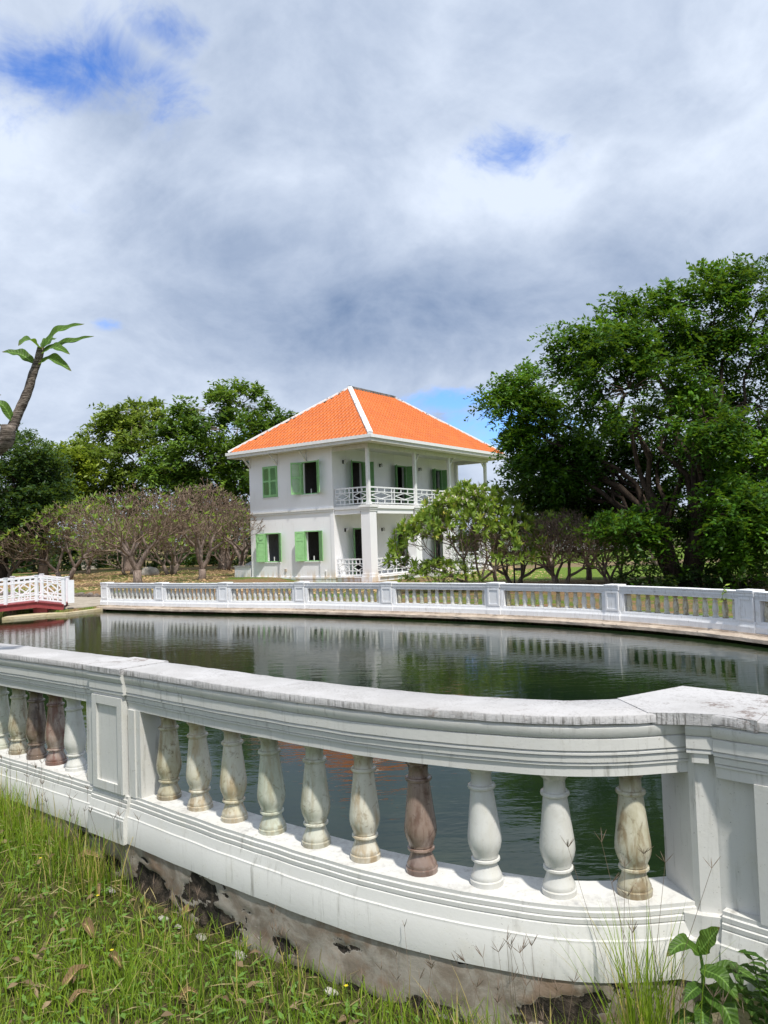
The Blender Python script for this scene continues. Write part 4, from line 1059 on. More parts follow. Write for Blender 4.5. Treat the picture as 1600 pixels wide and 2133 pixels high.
broad_tree('spreading_tree', b2, [LT(b2, *a) for a in ((270, 858, 0, 55, 32), (300, 890, 0, 60, 28), (235, 900, 1, 36, 24), (210, 940, -1, 60, 28), (280, 945, -2, 80, 36), (170, 960, 0, 40, 26), (320, 985, -1, 80, 30), (200, 990, 0, 70, 30), (270, 1025, 0, 90, 30), (180, 1035, 0, 60, 26))],
           .42, (0, 0, 3.6), M['leaf_olive'], 'olive green spreading tree with a lower rounded top at centre left', 'tree', 'trees behind the villa', 12, leaf=(.42, .21), clump=12, nspray=17, nleaf=10, slen=1.1, bark=M['bark'])
b3 = (-27.6, 62, .42)
broad_tree('light_tree', b3, [LT(b3, *a) for a in ((120, 958, 0, 38, 22), (95, 975, 0, 36, 24), (150, 985, 0, 40, 24), (120, 1010, 0, 50, 26), (130, 1050, 0, 60, 30))],
           .35, (0, 0, 3.0), M['leaf_yellow'], 'yellow-green tree showing between the dark left tree and olive tree', 'tree', None, 13, leaf=(.42, .22), clump=17, nspray=11, nleaf=9, slen=1.2)
b4 = (-25.5, 51, .42)
broad_tree('dense_tree', b4, [LT(b4, *a) for a in ((20, 948, 0, 66, 40), (68, 965, -1, 38, 32), (-50, 960, 0, 80, 60), (40, 1010, -1.5, 74, 46), (90, 1020, 0, 38, 36), (-40, 1040, 0, 90, 50), (50, 1060, -1, 66, 34), (10, 1090, 0, 80, 30))],
           .45, (0, 0, 2.4), M['leaf_deep'], 'dense dark green tree at the left edge behind the footbridge', 'tree', None, 14, leaf=(.27, .13), clump=28, nspray=13, nleaf=10, slen=1.0)
# a far belt of trees closing the horizon: one mass
def treeline():
    rg = np.random.default_rng(5); lob = []
    for k in range(80):
        a = R(-66+k*1.68); left = a < R(1); d = (82 if left else 96)+rg.uniform(-5, 8); h = rg.uniform(4.6, 6.6) if left else rg.uniform(3.4, 5.4)
        if 3 < math.degrees(a) < 13: h = rg.uniform(2.2, 3.0)
        lob.append((d*math.sin(a), d*math.cos(a), .4+h*.40, rg.uniform(2.6, 3.8), 1.8, h*.55))
    V, Q, T, _ = spray_crown(rg, lob, 16, 10, 8, 1.3, .60, .34, .3, 1.1)
    o = leaf_obj('treeline', V, Q, M['leaf_deep'], None, T*.8); tag(o, 'dark belt of far trees closing the garden behind everything', 'trees', kind='stuff')
treeline()
hd = empty('hedge', (-24, 72, .4), 0, 'long dark clipped hedge behind the bare trees at left', 'hedge')
V, Q, T, _ = spray_crown(np.random.default_rng(21), [(-22+i*2.6, rng.uniform(-.4, .4), .75, 1.8, .7, .75) for i in range(19)], 12, 8, 8, .6, .26, .15, .3, .5)
V[:, 2] = np.clip(V[:, 2], .0, 1.65); leaf_obj('foliage', V, Q, M['leaf_deep'], hd, T*.7)
q = MB()
for i in range(19): q.tube([(-22+i*2.6, 0, -.1), (-22+i*2.6+.1, .05, .9)], [.06, .03], 5)
q.build('stem', M['bark_dark'], hd)

# ------------------------------------------------------------------ plumerias: stubby forking branches
def plumeria_parts(seed, levels=8, h0=.75, spread=40, forks=(3, 3, 2, 3, 2, 2, 2, 2), lens=(.72, .82, .68, .56, .46, .37, .30, .24, .17), r0=.17, tipr=.0105, stems=1, flat=.0):
    rg = random.Random(seed); T = MB(); C = MB(); tips = []
    def grow(p, d, lv, r):
        L = lens[lv]*rg.uniform(.8, 1.2); n1 = Vector((rg.uniform(-1, 1), rg.uniform(-1, 1), rg.uniform(-.4, .6)))*.16
        mid = p+(d+n1).normalized()*L*.5; q = mid+(d-n1*.5+Vector((0, 0, .12))).normalized()*L*.5
        r2 = max(tipr, r*(.80 if lv else .85)); sides = 8 if lv < 1 else 6 if lv < 3 else 5 if lv < 5 else 4
        (T if lv < 3 else C).tube([p, mid, q], [r, (r+r2)/2, r2], sides, cap=lv >= levels or lv == 0)
        if lv >= levels: tips.append((q, (q-mid).normalized())); return
        k = forks[lv] if rg.random() < .85 else 2
        az = rg.uniform(0, 6.28); u = d.orthogonal().normalized(); w = d.cross(u)
        for i in range(k):
            a = az+2*math.pi*i/k+rg.uniform(-.35, .35); th = R(spread*rg.uniform(.65, 1.3))
            nd = d*math.cos(th)+(u*math.cos(a)+w*math.sin(a))*math.sin(th)
            nd = (nd+Vector((0, 0, .16-flat if lv > 2 else .10))).normalized()
            if nd.z < -.15: nd.z = abs(nd.z)*.3; nd.normalize()
            grow(q, nd, lv+1, max(tipr, r2*(.70 if lv else .74)))
    for s in range(stems):
        a = 6.28*s/stems+seed; d = Vector((math.cos(a)*.55, math.sin(a)*.55, 1)).normalized() if stems > 1 else Vector((rg.uniform(-.08, .08), rg.uniform(-.08, .08), 1)).normalized()
        grow(Vector((math.cos(a)*.12*(stems > 1), math.sin(a)*.12*(stems > 1), -.12)), d, 0, r0*(1 if stems == 1 else .72))
    return T, C, tips
def rosettes(rg, tips, frac, n, L, Wd, mat_seed=0, spread=.9):
    sel = [t for t in tips if rg.random() < frac]
    if not sel: return None
    P = np.array([t[0] for t in sel]); D = np.array([t[1] for t in sel]); m_ = len(P)
    P = np.repeat(P, n, 0); D = np.repeat(D, n, 0)
    rd = norm(rg.normal(size=P.shape)); rd = norm(rd-D*(rd*D).sum(1, keepdims=True))
    d = norm(D*.75+rd*spread*rg.uniform(.6, 1.3, (len(P), 1))+np.array([0, 0, -.1]))
    V, Q = leaf_arrays(P+D*rg.uniform(-.06, .02, (len(P), 1)), d, D+rg.normal(size=P.shape)*.2, L*rg.uniform(.6, 1.15, len(P)), Wd*rg.uniform(.75, 1.2, len(P)), -.08)
    return V, Q, np.clip(np.repeat(rg.uniform(.15, .75, m_), n)+rg.normal(size=len(P))*.16, 0, 1)
def plumeria(name, loc, rz, scale, label, seed, leaf_frac=.04, group=None, mesh_from=None, leaf_n=5, **kw):
    o = empty(name, loc, rz, label, 'tree', group); o.scale = scale if isinstance(scale, tuple) else (scale,)*3
    if mesh_from is not None:
        for ch in mesh_from.children:
            c_ = ch.copy(); COL.objects.link(c_); c_.parent = o
        return o
    T, C, tips = plumeria_parts(seed, **kw); rg = np.random.default_rng(seed)
    T.build('trunk', M['bark'], o, True); C.build('crown', M['twig'], o, True)
    r_ = rosettes(rg, tips, leaf_frac*.6, leaf_n, .26, .075)
    if r_: leaf_obj('foliage', r_[0], r_[1], M['leaf_plum'], o, r_[2])
    o['ntips'] = len(tips); o_t = tips
    return o
PG = 'bare plumeria trees in the garden'
pa = plumeria('plumeria_tree', (-12.75, 39.6, .36), .3, (1.42, 1.42, 1.32), 'largest bare plumeria, thick single trunk rising behind the balustrade left end', 21, .16, PG)
pb = plumeria('plumeria_tree', (-10.54, 43.7, .40), 1.1, (1.42, 1.3, 1.40), 'bare plumeria with red-brown twigs next to the villa left wall', 22, .06, PG, h0=.5)
pc = plumeria('plumeria_tree', (-20.6, 49.5, .40), 2.0, (1.45, 1.35, 1.32), 'thinly leaved plumeria with two leaning stems behind the footbridge rail', 23, .40, PG, stems=2)
pd = plumeria('plumeria_tree', (-25.3, 51.0, .40), .6, (1.3, 1.3, 1.05), 'bare plumeria with low arching stems at the left frame edge', 24, .25, PG, stems=3)
for (x, y, rz, sc, src, lab) in ((-18.9, 56.5, 2.6, 1.05, pc, 'small bare plumeria with yellowing leaves behind the largest one, left side'), (-14.9, 53.5, 4.1, 1.2, pd, 'low multi-stemmed plumeria seen through the gap right of the thick trunk'),
                                (-16.3, 60, 5.2, 1.1, pb, 'distant bare plumeria just right of the pale boulder'), (-9.6, 51, 2.9, 1.3, pa, 'bare plumeria half hidden behind the villa left corner'),
                                (-23.6, 61, 3.3, 1.1, pa, 'distant bare plumeria behind the two leaning stems'), (-12.2, 59, 1.4, 1.15, pc, 'distant plumeria between the thick trunk tree and the villa')):
    plumeria('plumeria_tree', (x, y, .41), rz, sc, lab, 0, group=PG, mesh_from=src)
# right of the house
pe = plumeria('plumeria_tree', (5.55, 33.3, .16), .2, (.80, .80, .86), 'grey twiggy plumeria beside the sign posts right of the villa', 31, .12, PG, stems=2, leaf_n=7)
pf = plumeria('plumeria_tree', (6.95, 31.0, .16), 1.2, (.78, .78, .80), 'dark-stemmed plumeria with forked trunk in the middle of the right lawn', 32, .14, PG, stems=3, leaf_n=7)
for (x, y, rz, sc, src, lab) in ((9.3, 35.4, 2.2, (.85, .85, .82), pa, 'brown plumeria with a short forked trunk left of the big feathery tree'), (8.75, 29.9, .9, (.68, .68, .72), pf, 'plumeria with crooked thin stems nearest the big feathery tree'),
                                (11.9, 55.5, 3.0, 1.0, pb, 'distant plumeria far back on the right lawn'), (17.0, 48, 4.0, 1.0, pe, 'distant plumeria behind the big feathery tree')):
    plumeria('plumeria_tree', (x, y, .17), rz, sc, lab, 0, group=PG, mesh_from=src)
pg_ = plumeria('plumeria_tree', (4.35, 30.6, .15), 2.4, (.62, .62, .58), 'small bare plumeria before the last veranda column of the villa', 33, .05, PG)
# leafy flowering plumeria before the veranda
lp = empty('plumeria_tree', (3.55, 31.4, .15), 0, 'leafy plumeria with pale flowers in front of the villa veranda', 'tree'); lp.scale = (.84, .84, 1.06)
T, C, tips = plumeria_parts(41, levels=6, forks=(3, 3, 3, 3, 2, 2), lens=(.5, 1.0, .85, .72, .56, .42, .30), r0=.13, stems=2, flat=.04)
T.build('trunk', M['bark'], lp, True); C.build('crown', M['bark'], lp, True)
rg = np.random.default_rng(41); r_ = rosettes(rg, tips, .96, 17, .31, .095, 0, 1.0); leaf_obj('foliage', *r_[:2], M['leaf_plum'], lp, r_[2])
up_t = [t for t in tips if t[0].z > 3.2]
r_ = rosettes(rg, [(t[0]+t[1]*.10, t[1]) for t in up_t], .5, 8, .10, .08, 0, 1.2); leaf_obj('flowers', *r_[:2], M['flower'], lp, r_[2])
lb_ = empty('plumeria_shrub', (2.2, 30.6, .15), 0, 'low leafy plumeria bush at the foot of the flowering one', 'shrub'); lb_.scale = (.62, .62, .5)
T, C, tips = plumeria_parts(43, levels=5, forks=(3, 3, 2, 2, 2), lens=(.25, .7, .6, .55, .5, .4), r0=.09, stems=3)
T.build('trunk', M['bark'], lb_, True); C.build('crown', M['bark'], lb_, True)
r_ = rosettes(rg, tips, .9, 10, .36, .10, 0, 1.0); leaf_obj('foliage', *r_[:2], M['leaf_plum'], lb_, r_[2])

# near plumeria: trunk stands left of the picture, one branch reaches in over the balustrade
npl = empty('plumeria_tree', (-3.95, 4.0, .40), 0, 'near plumeria whose thick scarred branch and long leaves reach in at left', 'tree')
O = Vector((-3.95, 4.0, .40))
def ring_branch(pts, rad):
    """branch with leaf-scar rings"""
    P = spline([tuple(p) for p in pts], .022); n = len(P); f = np.linspace(0, 1, n); rr = np.interp(f, np.linspace(0, 1, len(rad)), rad)
    rr = rr*(1+.035*np.sin(np.arange(n)*2.1)+.03*np.array([mnoise.noise((i*.35, 1, seed_)) for i in range(n)]))
    q = MB(); q.tube([Vector(p)-O for p in P], list(rr), 12); return q
seed_ = 1
tr = MB(); tr.tube([Vector(p)-O for p in ((-3.95, 4.0, .3), (-3.9, 4.02, .9), (-3.75, 4.1, 1.5), (-3.55, 4.25, 2.0))], [.15, .12, .11, .10], 12)
for e in ((-4.6, 3.6, 2.9), (-3.9, 4.9, 3.0)):
    tr.tube([Vector(p)-O for p in ((-3.6, 4.2, 1.95), ((-3.6+e[0])/2, (4.2+e[1])/2, 2.35), e)], [.09, .075, .05], 10)
tr.build('trunk', M['bark'], npl, True)
q = ring_branch([(-3.58, 4.25, 1.98), (-3.1, 4.6, 2.45), (-2.62, 4.95, 2.93), (-2.44, 5, 3.09), (-2.375, 5, 3.21), (-2.305, 5, 3.36), (-2.275, 5, 3.46), (-2.235, 5, 3.565), (-2.215, 5, 3.645)], [.09, .075, .058, .045, .039, .042, .034, .029, .023])
q.build('branch', M['scar'], npl, True)
q = ring_branch([(-2.52, 4.99, 2.98), (-2.43, 4.95, 3.03), (-2.40, 4.92, 3.12)], [.05, .05, .045]); q.build('branch', M['scar'], npl, True)
q = ring_branch([(-2.62, 4.95, 2.93), (-2.72, 5.05, 3.08), (-2.70, 5.1, 3.2)], [.06, .05, .035]); q.build('branch', M['scar'], npl, True)
def big_leaf(parent, base, mid, tip, w, upv=(0, 0, 1), mat='leaf_near', curl=.35, name='leaf', t_=.5, shape=1.):
    """curved leaf blade: midrib spline, blade folded along it, tapering to a point"""
    P = spline([base, mid, tip], .012); n = len(P); V = []; F = []; rib = []
    for i in range(n):
        f = i/(n-1); p = Vector(P[i]); t = Vector(P[min(i+1, n-1)]-P[max(i-1, 0)]).normalized(); s = t.cross(Vector(upv)).normalized(); nn = s.cross(t)
        ww = w*(math.sin(math.pi*min(1, f**.85*.98+.02))**.75)*(1-.25*f)*shape
        ww = max(ww, .006 if f < .12 else .0005); und = .10*math.sin(f*17)*ww
        rib += [(abs(k), f) for k in (-1, -.5, 0, .5, 1)]
        for k in (-1, -.5, 0, .5, 1): V.append(p+s*ww*.5*k+nn*(abs(k)*ww*.5*curl+und*abs(k)))
    for i in range(n-1):
        for k in range(4): F.append((i*5+k, i*5+k+1, (i+1)*5+k+1, (i+1)*5+k))
    mb = MB(); mb.add(V, F); me = mb.mesh(name, True)
    a = me.attributes.new('tint', 'FLOAT', 'FACE'); a.data.foreach_set('value', [t_]*len(F))
    a = me.attributes.new('rib', 'FLOAT', 'POINT'); a.data.foreach_set('value', [q[0] for q in rib])
    a = me.attributes.new('along', 'FLOAT', 'POINT'); a.data.foreach_set('value', [q[1] for q in rib])
    return link_mesh(name, me, M[mat], parent)
def NL(b, m_, t, w, tt, upv=(0, -.8, .75)): big_leaf(npl, Vector(b)-O, Vector(m_)-O, Vector(t)-O, w, upv, 'leaf_near', .35, 'leaf', tt)
NL((-2.205, 5, 3.63), (-2.09, 4.97, 3.735), (-1.905, 4.95, 3.775), .095, .65)
NL((-2.205, 5, 3.62), (-2.06, 5.03, 3.675), (-1.87, 5.02, 3.712), .078, .45)
NL((-2.205, 4.99, 3.60), (-2.10, 4.94, 3.625), (-1.985, 4.9, 3.565), .078, .7)
NL((-2.235, 5, 3.53), (-2.12, 4.95, 3.555), (-1.985, 4.92, 3.46), .084, .75)
NL((-2.265, 5, 3.54), (-2.34, 4.97, 3.595), (-2.45, 4.95, 3.61), .089, .35)
NL((-2.215, 5, 3.63), (-2.25, 4.9, 3.67), (-2.28, 4.82, 3.61), .089, .6)
NL((-2.21, 5.01, 3.64), (-2.19, 5.06, 3.70), (-2.17, 5.14, 3.74), .078, .4)
NL((-2.40, 4.98, 3.16), (-2.45, 4.95, 3.26), (-2.56, 4.92, 3.30), .067, .55)
NL((-2.70, 5.08, 3.2), (-2.58, 5.0, 3.32), (-2.46, 4.96, 3.33), .084, .8)
NL((-2.70, 5.08, 3.2), (-2.60, 5.0, 3.28), (-2.48, 4.97, 3.29), .067, .7)
for e in ((-4.6, 3.6, 2.9), (-3.9, 4.9, 3.0)):
    for k in range(7):
        a = k*.9; v = Vector((math.cos(a), math.sin(a), .35)); b = Vector(e); NL(b, b+v*.17+Vector((0, 0, .06)), b+v*.33, .08, random.uniform(.3, .8))

# ------------------------------------------------------------------ grass and what grows and lies in it
def in_front(x, y):
    """distance in front (camera side) of the near balustrade centre line, negative behind"""
    d = near_c.p-np.array([x, y]); i = np.argmin((d**2).sum(1)); p = near_c.p[i]; t = near_c.p[min(i+1, len(near_c.p)-1)]-near_c.p[max(i-1, 0)]
    n = np.array([t[1], -t[0]]); return float((np.array([x, y])-p)@n/np.linalg.norm(n))
def blades(pts, heights, widths, lean, rg, seg=3, flop=.35):
    n = len(pts); az = rg.uniform(0, 2*math.pi, n); dirv = np.stack([np.cos(az), np.sin(az), np.zeros(n)], 1); side = np.stack([-np.sin(az), np.cos(az), np.zeros(n)], 1)
    ln = rg.uniform(.1, 1., n)*lean
    rows = []
    for k in range(seg+1):
        f = k/seg; c = pts+dirv*(heights*ln*f**1.8)[:, None]; c[:, 2] = pts[:, 2]+heights*f*(1-.35*ln*f)
        w = widths*(1-f)**.6*.5 if k < seg else widths*.0
        rows.append((c-side*w[:, None], c+side*w[:, None]))
    V = np.stack([q for r in rows[:-1] for q in r]+[rows[-1][0]], 1); m_ = V.shape[1]; V = V.reshape(-1, 3); i = (np.arange(n)*m_)[:, None]
    Q = np.concatenate([i+np.array([[2*k, 2*k+1, 2*k+3, 2*k+2]]) for k in range(seg-1)], 1).reshape(-1, 4)
    T = i+np.array([[2*seg-2, 2*seg-1, 2*seg]])
    return V, Q, T
def grass_field():
    rg = np.random.default_rng(8); P = []; Hh = []; Tt = []
    tries = 172000
    xs = rg.uniform(-6.4, 2.2, tries); ys = rg.uniform(1.2, 8.4, tries)
    for x, y in zip(xs, ys):
        d = in_front(x, y)
        if d < .155: continue
        if (y < 2.4 or x < -3.6 or x > 1.5) and rg.random() < .55: continue
        dens = .80+.75*mnoise.noise((x*1.3, y*1.3, 4))
        if d < .30: dens -= .05
        if rg.random() > dens: continue
        h = .075+.07*rg.random()+.09*max(0, mnoise.noise((x*2.2, y*2.2, 7)))
        if x < -1.9: h *= 1.25
        P.append((x, y, G(x, y)-.01)); Hh.append(h*rg.uniform(.6, 1.5)); Tt.append(.34+.34*mnoise.noise((x*.9, y*.9, 1)))
    P = np.array(P); Hh = np.array(Hh); n = len(P)
    V, Q, T = blades(P, Hh, rg.uniform(.0035, .0075, n), .95, rg)
    t = np.clip(np.array(Tt)+rg.normal(size=n)*.20, 0, .80); dry = rg.random(n) < .05+.16*np.clip(np.array([mnoise.noise((p[0]*1.1, p[1]*1.1, 12)) for p in P])*1.6, 0, 1); t[dry] = rg.uniform(.86, 1., dry.sum())
    me = arrays_mesh('grass', V, Q, T, np.concatenate([np.repeat(t, 2), t])); o = link_mesh('grass', me, M['grass']); tag(o, 'short sunlit green grass on the near bank', 'grass', kind='stuff')
    # broad low leaves and matted dry blades between
    n2 = 5200; xs = rg.uniform(-4.2, 1.6, n2*2); ys = rg.uniform(1.8, 7.4, n2*2); keep = [i for i in range(n2*2) if in_front(xs[i], ys[i]) > .24][:n2]
    P = np.array([(xs[i], ys[i], G(xs[i], ys[i])+rg.uniform(.01, .05)) for i in keep]); n2 = len(P)
    az = rg.uniform(0, 6.28, n2); D = np.stack([np.cos(az), np.sin(az), rg.uniform(-.1, .5, n2)], 1)
    V, Q = leaf_arrays(P, D, np.tile([0, 0, 1.], (n2, 1))+rg.normal(size=(n2, 3))*.2, rg.uniform(.03, .07, n2), rg.uniform(.012, .026, n2))
    o = leaf_obj('ground_cover', V, Q, M['weed'], None, rg.random(n2)); tag(o, 'small creeping leaves growing between the grass blades', 'ground cover', kind='stuff')
    n3 = 2600; xs = rg.uniform(-4.2, 1.6, n3*2); ys = rg.uniform(1.8, 7.4, n3*2); keep = [i for i in range(n3*2) if in_front(xs[i], ys[i]) > .2][:n3]
    P = np.array([(xs[i], ys[i], G(xs[i], ys[i])+rg.uniform(.005, .07)) for i in keep]); n3 = len(P)
    az = rg.uniform(0, 6.28, n3); D = np.stack([np.cos(az), np.sin(az), rg.uniform(-.15, .4, n3)], 1)
    V, Q = leaf_arrays(P, D, np.tile([0, 0, 1.], (n3, 1))+rg.normal(size=(n3, 3))*.4, rg.uniform(.06, .16, n3), rg.uniform(.003, .007, n3), .05)
    o = leaf_obj('dry_grass', V, Q, M['straw'], None, rg.random(n3)); tag(o, 'dry straw-coloured grass lying through the green', 'dry grass', kind='stuff')
grass_field()
def near_litter():
    rg = np.random.default_rng(18); P = []
    while len(P) < 190:
        x, y = rg.uniform(-3.4, 1.2), rg.uniform(2.4, 6.)
        if in_front(x, y) < .2 or mnoise.noise((x*1.4, y*1.4, 30)) < -.02: continue
        P.append((x, y, G(x, y)+rg.uniform(.02, .08)))
    P = np.array(P); n = len(P); az = rg.uniform(0, 6.28, n)
    V, Q = leaf_arrays(P, np.stack([np.cos(az), np.sin(az), rg.uniform(-.3, .5, n)], 1), np.tile([0, -.3, 1.], (n, 1))+rg.normal(size=(n, 3))*.6, rg.uniform(.03, .085, n), rg.uniform(.012, .032, n), .3)
    o = leaf_obj('leaf_litter', V, Q, M['litter'], None, rg.random(n)); tag(o, 'bits of brown dead leaf caught in the near grass', 'leaf litter', kind='stuff')
near_litter()
def tuft(x, y, n, h, r, label, seed, seedheads=6, straw=.15):
    rg = np.random.default_rng(seed); o = empty('grass_tuft', (x, y, G(x, y)-.01), 0, label, 'grass tuft')
    P = np.stack([rg.normal(size=n)*r, rg.normal(size=n)*r, np.zeros(n)], 1)
    V, Q, T = blades(P, h*rg.uniform(.45, 1.1, n), rg.uniform(.004, .008, n), .55, rg, 5)
    t = np.clip(rg.normal(size=n)*.2+.5, 0, .8); t[rg.random(n) < straw] = .95
    link_mesh('blades', arrays_mesh('blades', V, Q, T, np.concatenate([np.repeat(t, 4), t])), M['grass'], o)['kind'] = 'stuff'
    s = MB(); LV = []; 
    for k in range(seedheads):
        a = rg.uniform(0, 6.28); b = Vector((rg.normal()*r, rg.normal()*r, 0)); l = h*rg.uniform(.9, 1.45); lean = rg.uniform(.05, .28)
        top = b+Vector((math.cos(a)*lean*l, math.sin(a)*lean*l, l)); mid = b.lerp(top, .5)-Vector((math.cos(a), math.sin(a), 0))*lean*l*.15
        s.tube([b, mid, top], [.0014, .0010, .0007], 4, False)
        for j in range(rg.integers(3, 7)):
            aa = rg.uniform(0, 6.28); d = Vector((math.cos(aa)*.5, math.sin(aa)*.5, rg.uniform(.4, 1.1))).normalized()*rg.uniform(.025, .055); s.tube([top, top+d*.5, top+d], [.0007, .0013, .0004], 4, False)
    me = s.mesh('seed_heads'); a_ = me.attributes.new('tint', 'FLOAT', 'FACE'); a_.data.foreach_set('value', [.4]*len(me.polygons)); link_mesh('seed_heads', me, M['seed'], o)['kind'] = 'stuff'
    return o
tuft(.86, 2.76, 210, .60, .05, 'tall upright grass tuft before the rightmost baluster', 51, 9)
tuft(-1.72, 4.42, 150, .36, .11, 'bushy grass tuft at the foot of the panelled post', 52, 10, .3)
tuft(-2.02, 4.80, 170, .32, .12, 'tall grass tuft left of the panelled post', 53, 8, .3)
tuft(-2.42, 5.06, 190, .34, .14, 'tall grass tuft below the dark brown baluster', 54, 8, .3)
tuft(-2.80, 5.34, 190, .36, .14, 'tall grass tuft at the far left below the rail', 55, 8, .3)
tuft(.42, 2.78, 30, .34, .10, 'thin grass with fine seed heads below the white balusters', 56, 16, .4)
tuft(.08, 2.95, 26, .30, .12, 'sparse seeding grass before the middle of the footing', 57, 14, .4)
tuft(-.45, 3.42, 22, .24, .12, 'sparse thin grass before the left half of the footing', 58, 10, .5)
tuft(1.05, 2.66, 40, .28, .08, 'short grass tuft by the broad-leaved weed', 59, 7, .3)
tuft(-1.15, 3.98, 24, .24, .10, 'thin grass stalks right of the panelled post foot', 60, 7, .4)

# broad-leaved weed in the angle of the wall
wd = empty('weed_plant', (1.06, 2.74, .36), 0, 'broad-leaved green weed growing in the corner of the balustrade', 'weed'); wd.scale = (.95, .95, .94)
q = MB(); q.tube([(0, 0, -.05), (.0, .02, .2), (.01, .03, .42), (.0, .03, .50)], [.010, .009, .007, .004], 7); q.build('stem', M['weed'], wd)
for b, m_, t, w, tt in (((0, .03, .47), (-.07, .0, .53), (-.145, -.03, .50), .075, .5), ((.0, .03, .48), (.035, -.0, .55), (.06, -.02, .595), .085, .7), ((.0, .03, .42), (.05, -.04, .42), (.09, -.08, .36), .08, .6),
                        ((.0, .03, .40), (.12, .02, .42), (.21, .0, .37), .06, .4), ((.0, .03, .35), (.05, -.06, .32), (.07, -.10, .21), .085, .5), ((0, .03, .36), (-.06, -.03, .37), (-.11, -.06, .345), .06, .2),
                        ((0, .03, .30), (-.03, -.05, .27), (-.05, -.09, .20), .07, .3), ((.0, .02, .2), (.08, -.04, .22), (.14, -.08, .17), .06, .3), ((0, .03, .26), (.09, .03, .30), (.17, .0, .27), .07, .6), ((0, .03, .22), (-.08, .0, .26), (-.15, -.03, .22), .06, .45), ((0, .03, .33), (.09, -.03, .38), (.15, -.06, .36), .06, .8), ((0, .02, .15), (-.05, -.06, .18), (-.09, -.1, .13), .06, .5)):
    big_leaf(wd, b, m_, t, w, (0, -.5, 1), 'weed', .3, 'leaf', tt)
# dark leafy seedling at the right edge
sd = empty('seedling', (1.275, 2.70, .42), 0, 'dark green seedling with small paired leaves at the right edge', 'seedling'); rr = random.Random(4)
for k in range(7):
    a = rr.uniform(0, 6.28); top = Vector((math.cos(a)*.14+.03, math.sin(a)*.08, rr.uniform(.26, .50))); st = MB(); st.tube([(0, 0, -.03), top*.5+Vector((0, 0, .03)), top], [.006, .004, .002], 5); st.build('stem', M['weed'], sd)
    for j in range(6):
        f = .35+.13*j; p = top*f+Vector((0, 0, .03*(1-f)))
        for sg_ in (-1, 1):
            d = Vector((math.cos(a+sg_*1.3), math.sin(a+sg_*1.3), .25))*rr.uniform(.05, .075); big_leaf(sd, p, p+d*.55+Vector((0, 0, .01)), p+d, .036, (0, 0, 1), 'weed', .25, 'leaf', rr.uniform(0, .35))
# creeper on the far rail
cr = empty('creeper', (*far_c.at(fs[7]-.55), 1.02), 0, 'tiny green creeper hanging over the far rail at right', 'creeper'); t_ = far_c.tan(fs[7]-.55); nn = Vector((t_[1], -t_[0], 0))
q = MB(); q.tube([nn*-.05+Vector((0, 0, .04)), nn*.10+Vector((0, 0, .05)), nn*.19+Vector((0, 0, -.08)), nn*.17+Vector((.02, 0, -.22))], [.008, .007, .006, .004], 5); q.build('stem', M['weed'], cr)
for k in range(9):
    f = k/8; p = nn*(.10+.08*f)+Vector((rr.uniform(-.03, .03), 0, .10-.32*f)); d = Vector((rr.uniform(-1, 1), rr.uniform(-1, .2), rr.uniform(-.4, .6))).normalized()*.11; big_leaf(cr, p, p+d*.5, p+d, .06, (0, -.4, 1), 'leaf_plum', .2, 'leaf', rr.uniform(.5, .85))

# fallen leaves
for i, (x, y, az, L, lab) in enumerate(((-1.14, 4.12, .35, .26, 'large curled dry leaf lying before the panelled post'), (-1.50, 3.85, 2.3, .24, 'upright folded dry leaf in the grass at left'), (-1.90, 4.62, .2, .20, 'flat brown dry leaf at the foot of the tall grass'),
                                      (-1.47, 3.42, 1.1, .22, 'pale twisted dry leaf in the left foreground'), (-2.02, 3.98, 2.9, .20, 'tan dry leaf near the left picture edge'), (-1.40, 3.30, .8, .15, 'short dry leaf at the bottom left'),
                                      (-1.63, 4.28, 1.9, .14, 'small brown dry leaf below the grass tuft'), (-.95, 3.35, .4, .12, 'small dry leaf in the middle of the grass'), (-1.28, 3.62, 2.5, .16, 'narrow dry leaf among green blades'))):
    L *= .72; z = G(x, y)+.035; d = Vector((math.cos(az), math.sin(az), .0)); b = Vector((x, y, z))
    o = big_leaf(None, (0, 0, 0), d*L*.5+Vector((0, 0, .035)), d*L+Vector((0, 0, .01)), L*.30, (.2*math.sin(i*2.), -.6, 1), 'dry', 1.1+.3*math.sin(i), 'dry_leaf', rr.uniform(.1, .9)); o.location = b
    tag(o, lab, 'leaf', 'fallen dry leaves in the grass')
# pale stone chips along the footing
for i, (x, y, s, lab) in enumerate(((-1.62, 4.40, .10, 'pale stone chip nearest the panelled post'), (-1.24, 4.14, .07, 'first small white stone chip along the footing'), (-1.14, 4.05, .055, 'second small white stone chip along the footing'), (-.99, 3.93, .085, 'flat white stone chip in the middle of the footing'), (-.76, 3.74, .10, 'long white stone chip at the grass edge'), (-.30, 3.40, .08, 'pale chip half hidden in grass farther right'))):
    me = stone_mesh(30+i, s*.42, s*.27, s*.10); me.materials.append(M['chip']); o = link_mesh('stone_chip', me); o.location = (x, y, G(x, y)+.012); o.rotation_euler = (0, .1, rr.uniform(-.9, -.4)); tag(o, lab, 'stone', 'pale stone chips by the footing')
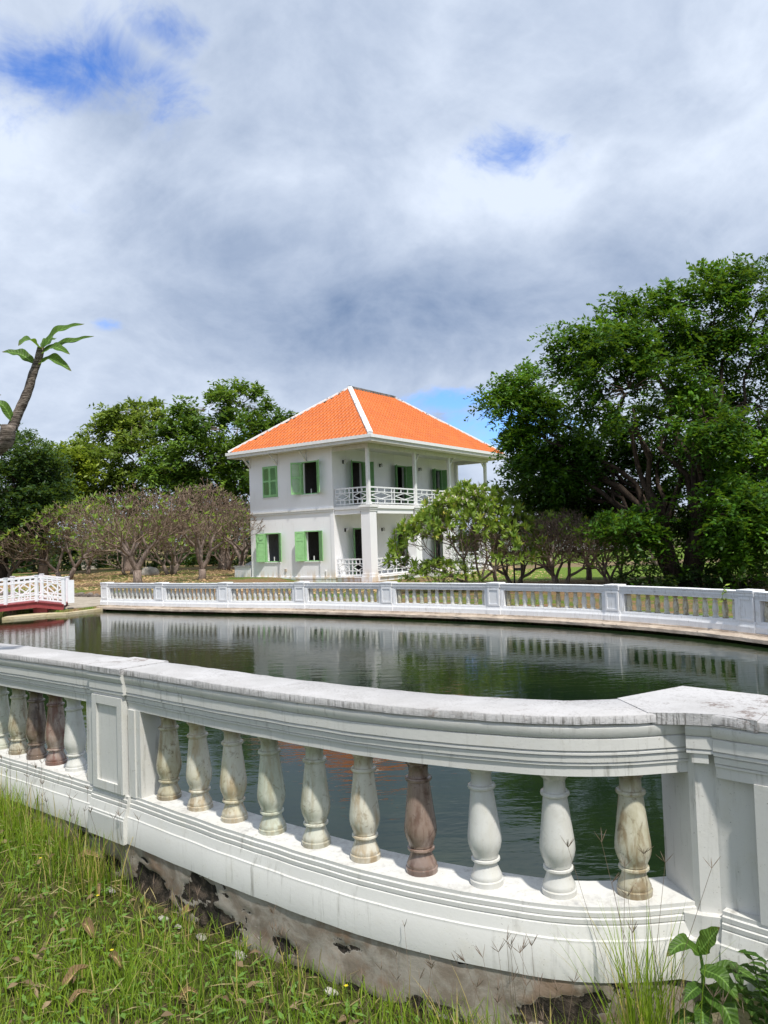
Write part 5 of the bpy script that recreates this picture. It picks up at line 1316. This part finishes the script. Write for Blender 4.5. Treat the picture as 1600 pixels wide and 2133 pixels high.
# small yellow flowers
for i, (x, y, lab) in enumerate(((-1.98, 4.35, 'tiny yellow flower at the left edge of the grass'), (-1.55, 4.05, 'tiny yellow flower above the dry leaf'), (-1.30, 3.55, 'tiny yellow flower low in the left foreground'), (.30, 2.86, 'tiny yellow flower by the footing at right'), (-.22, 3.2, 'tiny yellow flower before the dark footing patch'))):
    o = empty('wild_flower', (x, y, G(x, y)), 0, lab, 'flower', 'yellow wild flowers'); h = .15
    q = MB(); q.tube([(0, 0, 0), (.008, 0, h*.5), (0, 0, h)], [.0015, .0013, .001], 4); q.build('stem', M['weed'], o)
    V, Q = leaf_arrays(np.tile([0, 0, h], (6, 1)).astype(float), np.array([(math.cos(a), math.sin(a), .25) for a in np.arange(6)*1.047]), np.tile([0, 0, 1.], (6, 1)), np.full(6, .011), np.full(6, .008)); leaf_obj('petals', V, Q, M['yflower'], o, np.full(6, .5))
# leaf litter under the bare trees
def litter():
    rg = np.random.default_rng(9); n = 9000
    x = rg.uniform(-30, 9, n); y = rg.uniform(31, 62, n); keep = (np.abs(x+3) > 6) | (y < 37); x, y = x[keep], y[keep]
    P = np.array([(a, b, G(a, b)+.03) for a, b in zip(x, y) if (a+14.96)*.514+(b-36.06)*.857 > .3 or a > -8]); n = len(P); az = rg.uniform(0, 6.28, n)
    V, Q = leaf_arrays(P, np.stack([np.cos(az), np.sin(az), rg.uniform(-.1, .4, n)], 1), np.tile([0, 0, 1.], (n, 1))+rg.normal(size=(n, 3))*.3, rg.uniform(.12, .26, n), rg.uniform(.05, .10, n))
    o = leaf_obj('leaf_litter', V, Q, M['dry'], None, rg.random(n)); tag(o, 'brown fallen leaves scattered over the garden ground', 'leaf litter', kind='stuff')
litter()

# ------------------------------------------------------------------ far low building beyond the lawn
fbld = empty('building', (22, 86, .5), R(-14), 'low pale building with blue awning far beyond the right lawn', 'building')
q = MB(); q.box(-9, 9, 0, 5, 0, 2.3); q.build('wall', M['trim'], fbld)
q = MB(); q.add([(-9.5, -.5, 2.31), (9.5, -.5, 2.31), (9.5, 5.5, 2.31), (-9.5, 5.5, 2.31), (-9.2, 2.5, 3.4), (9.2, 2.5, 3.4)], [(0, 1, 5, 4), (1, 2, 5), (2, 3, 4, 5), (3, 0, 4), (3, 2, 1, 0)]); q.build('roof', M['slab_grey'], fbld)
for x in (-7, -4, -1, 2, 5):
    q = MB(); q.box(x, x+1.2, -.03, -.002, .8, 1.8); q.build('window', M['metal_dark'], fbld)
M['awning'] = plain('blue_awning', (.08, .22, .55), .6)
q = MB(); q.obox((-5.5, -.9, 1.9), (1.4, 0, 0), (0, .9, .22), (0, 0, .03)); q.build('awning', M['awning'], fbld)
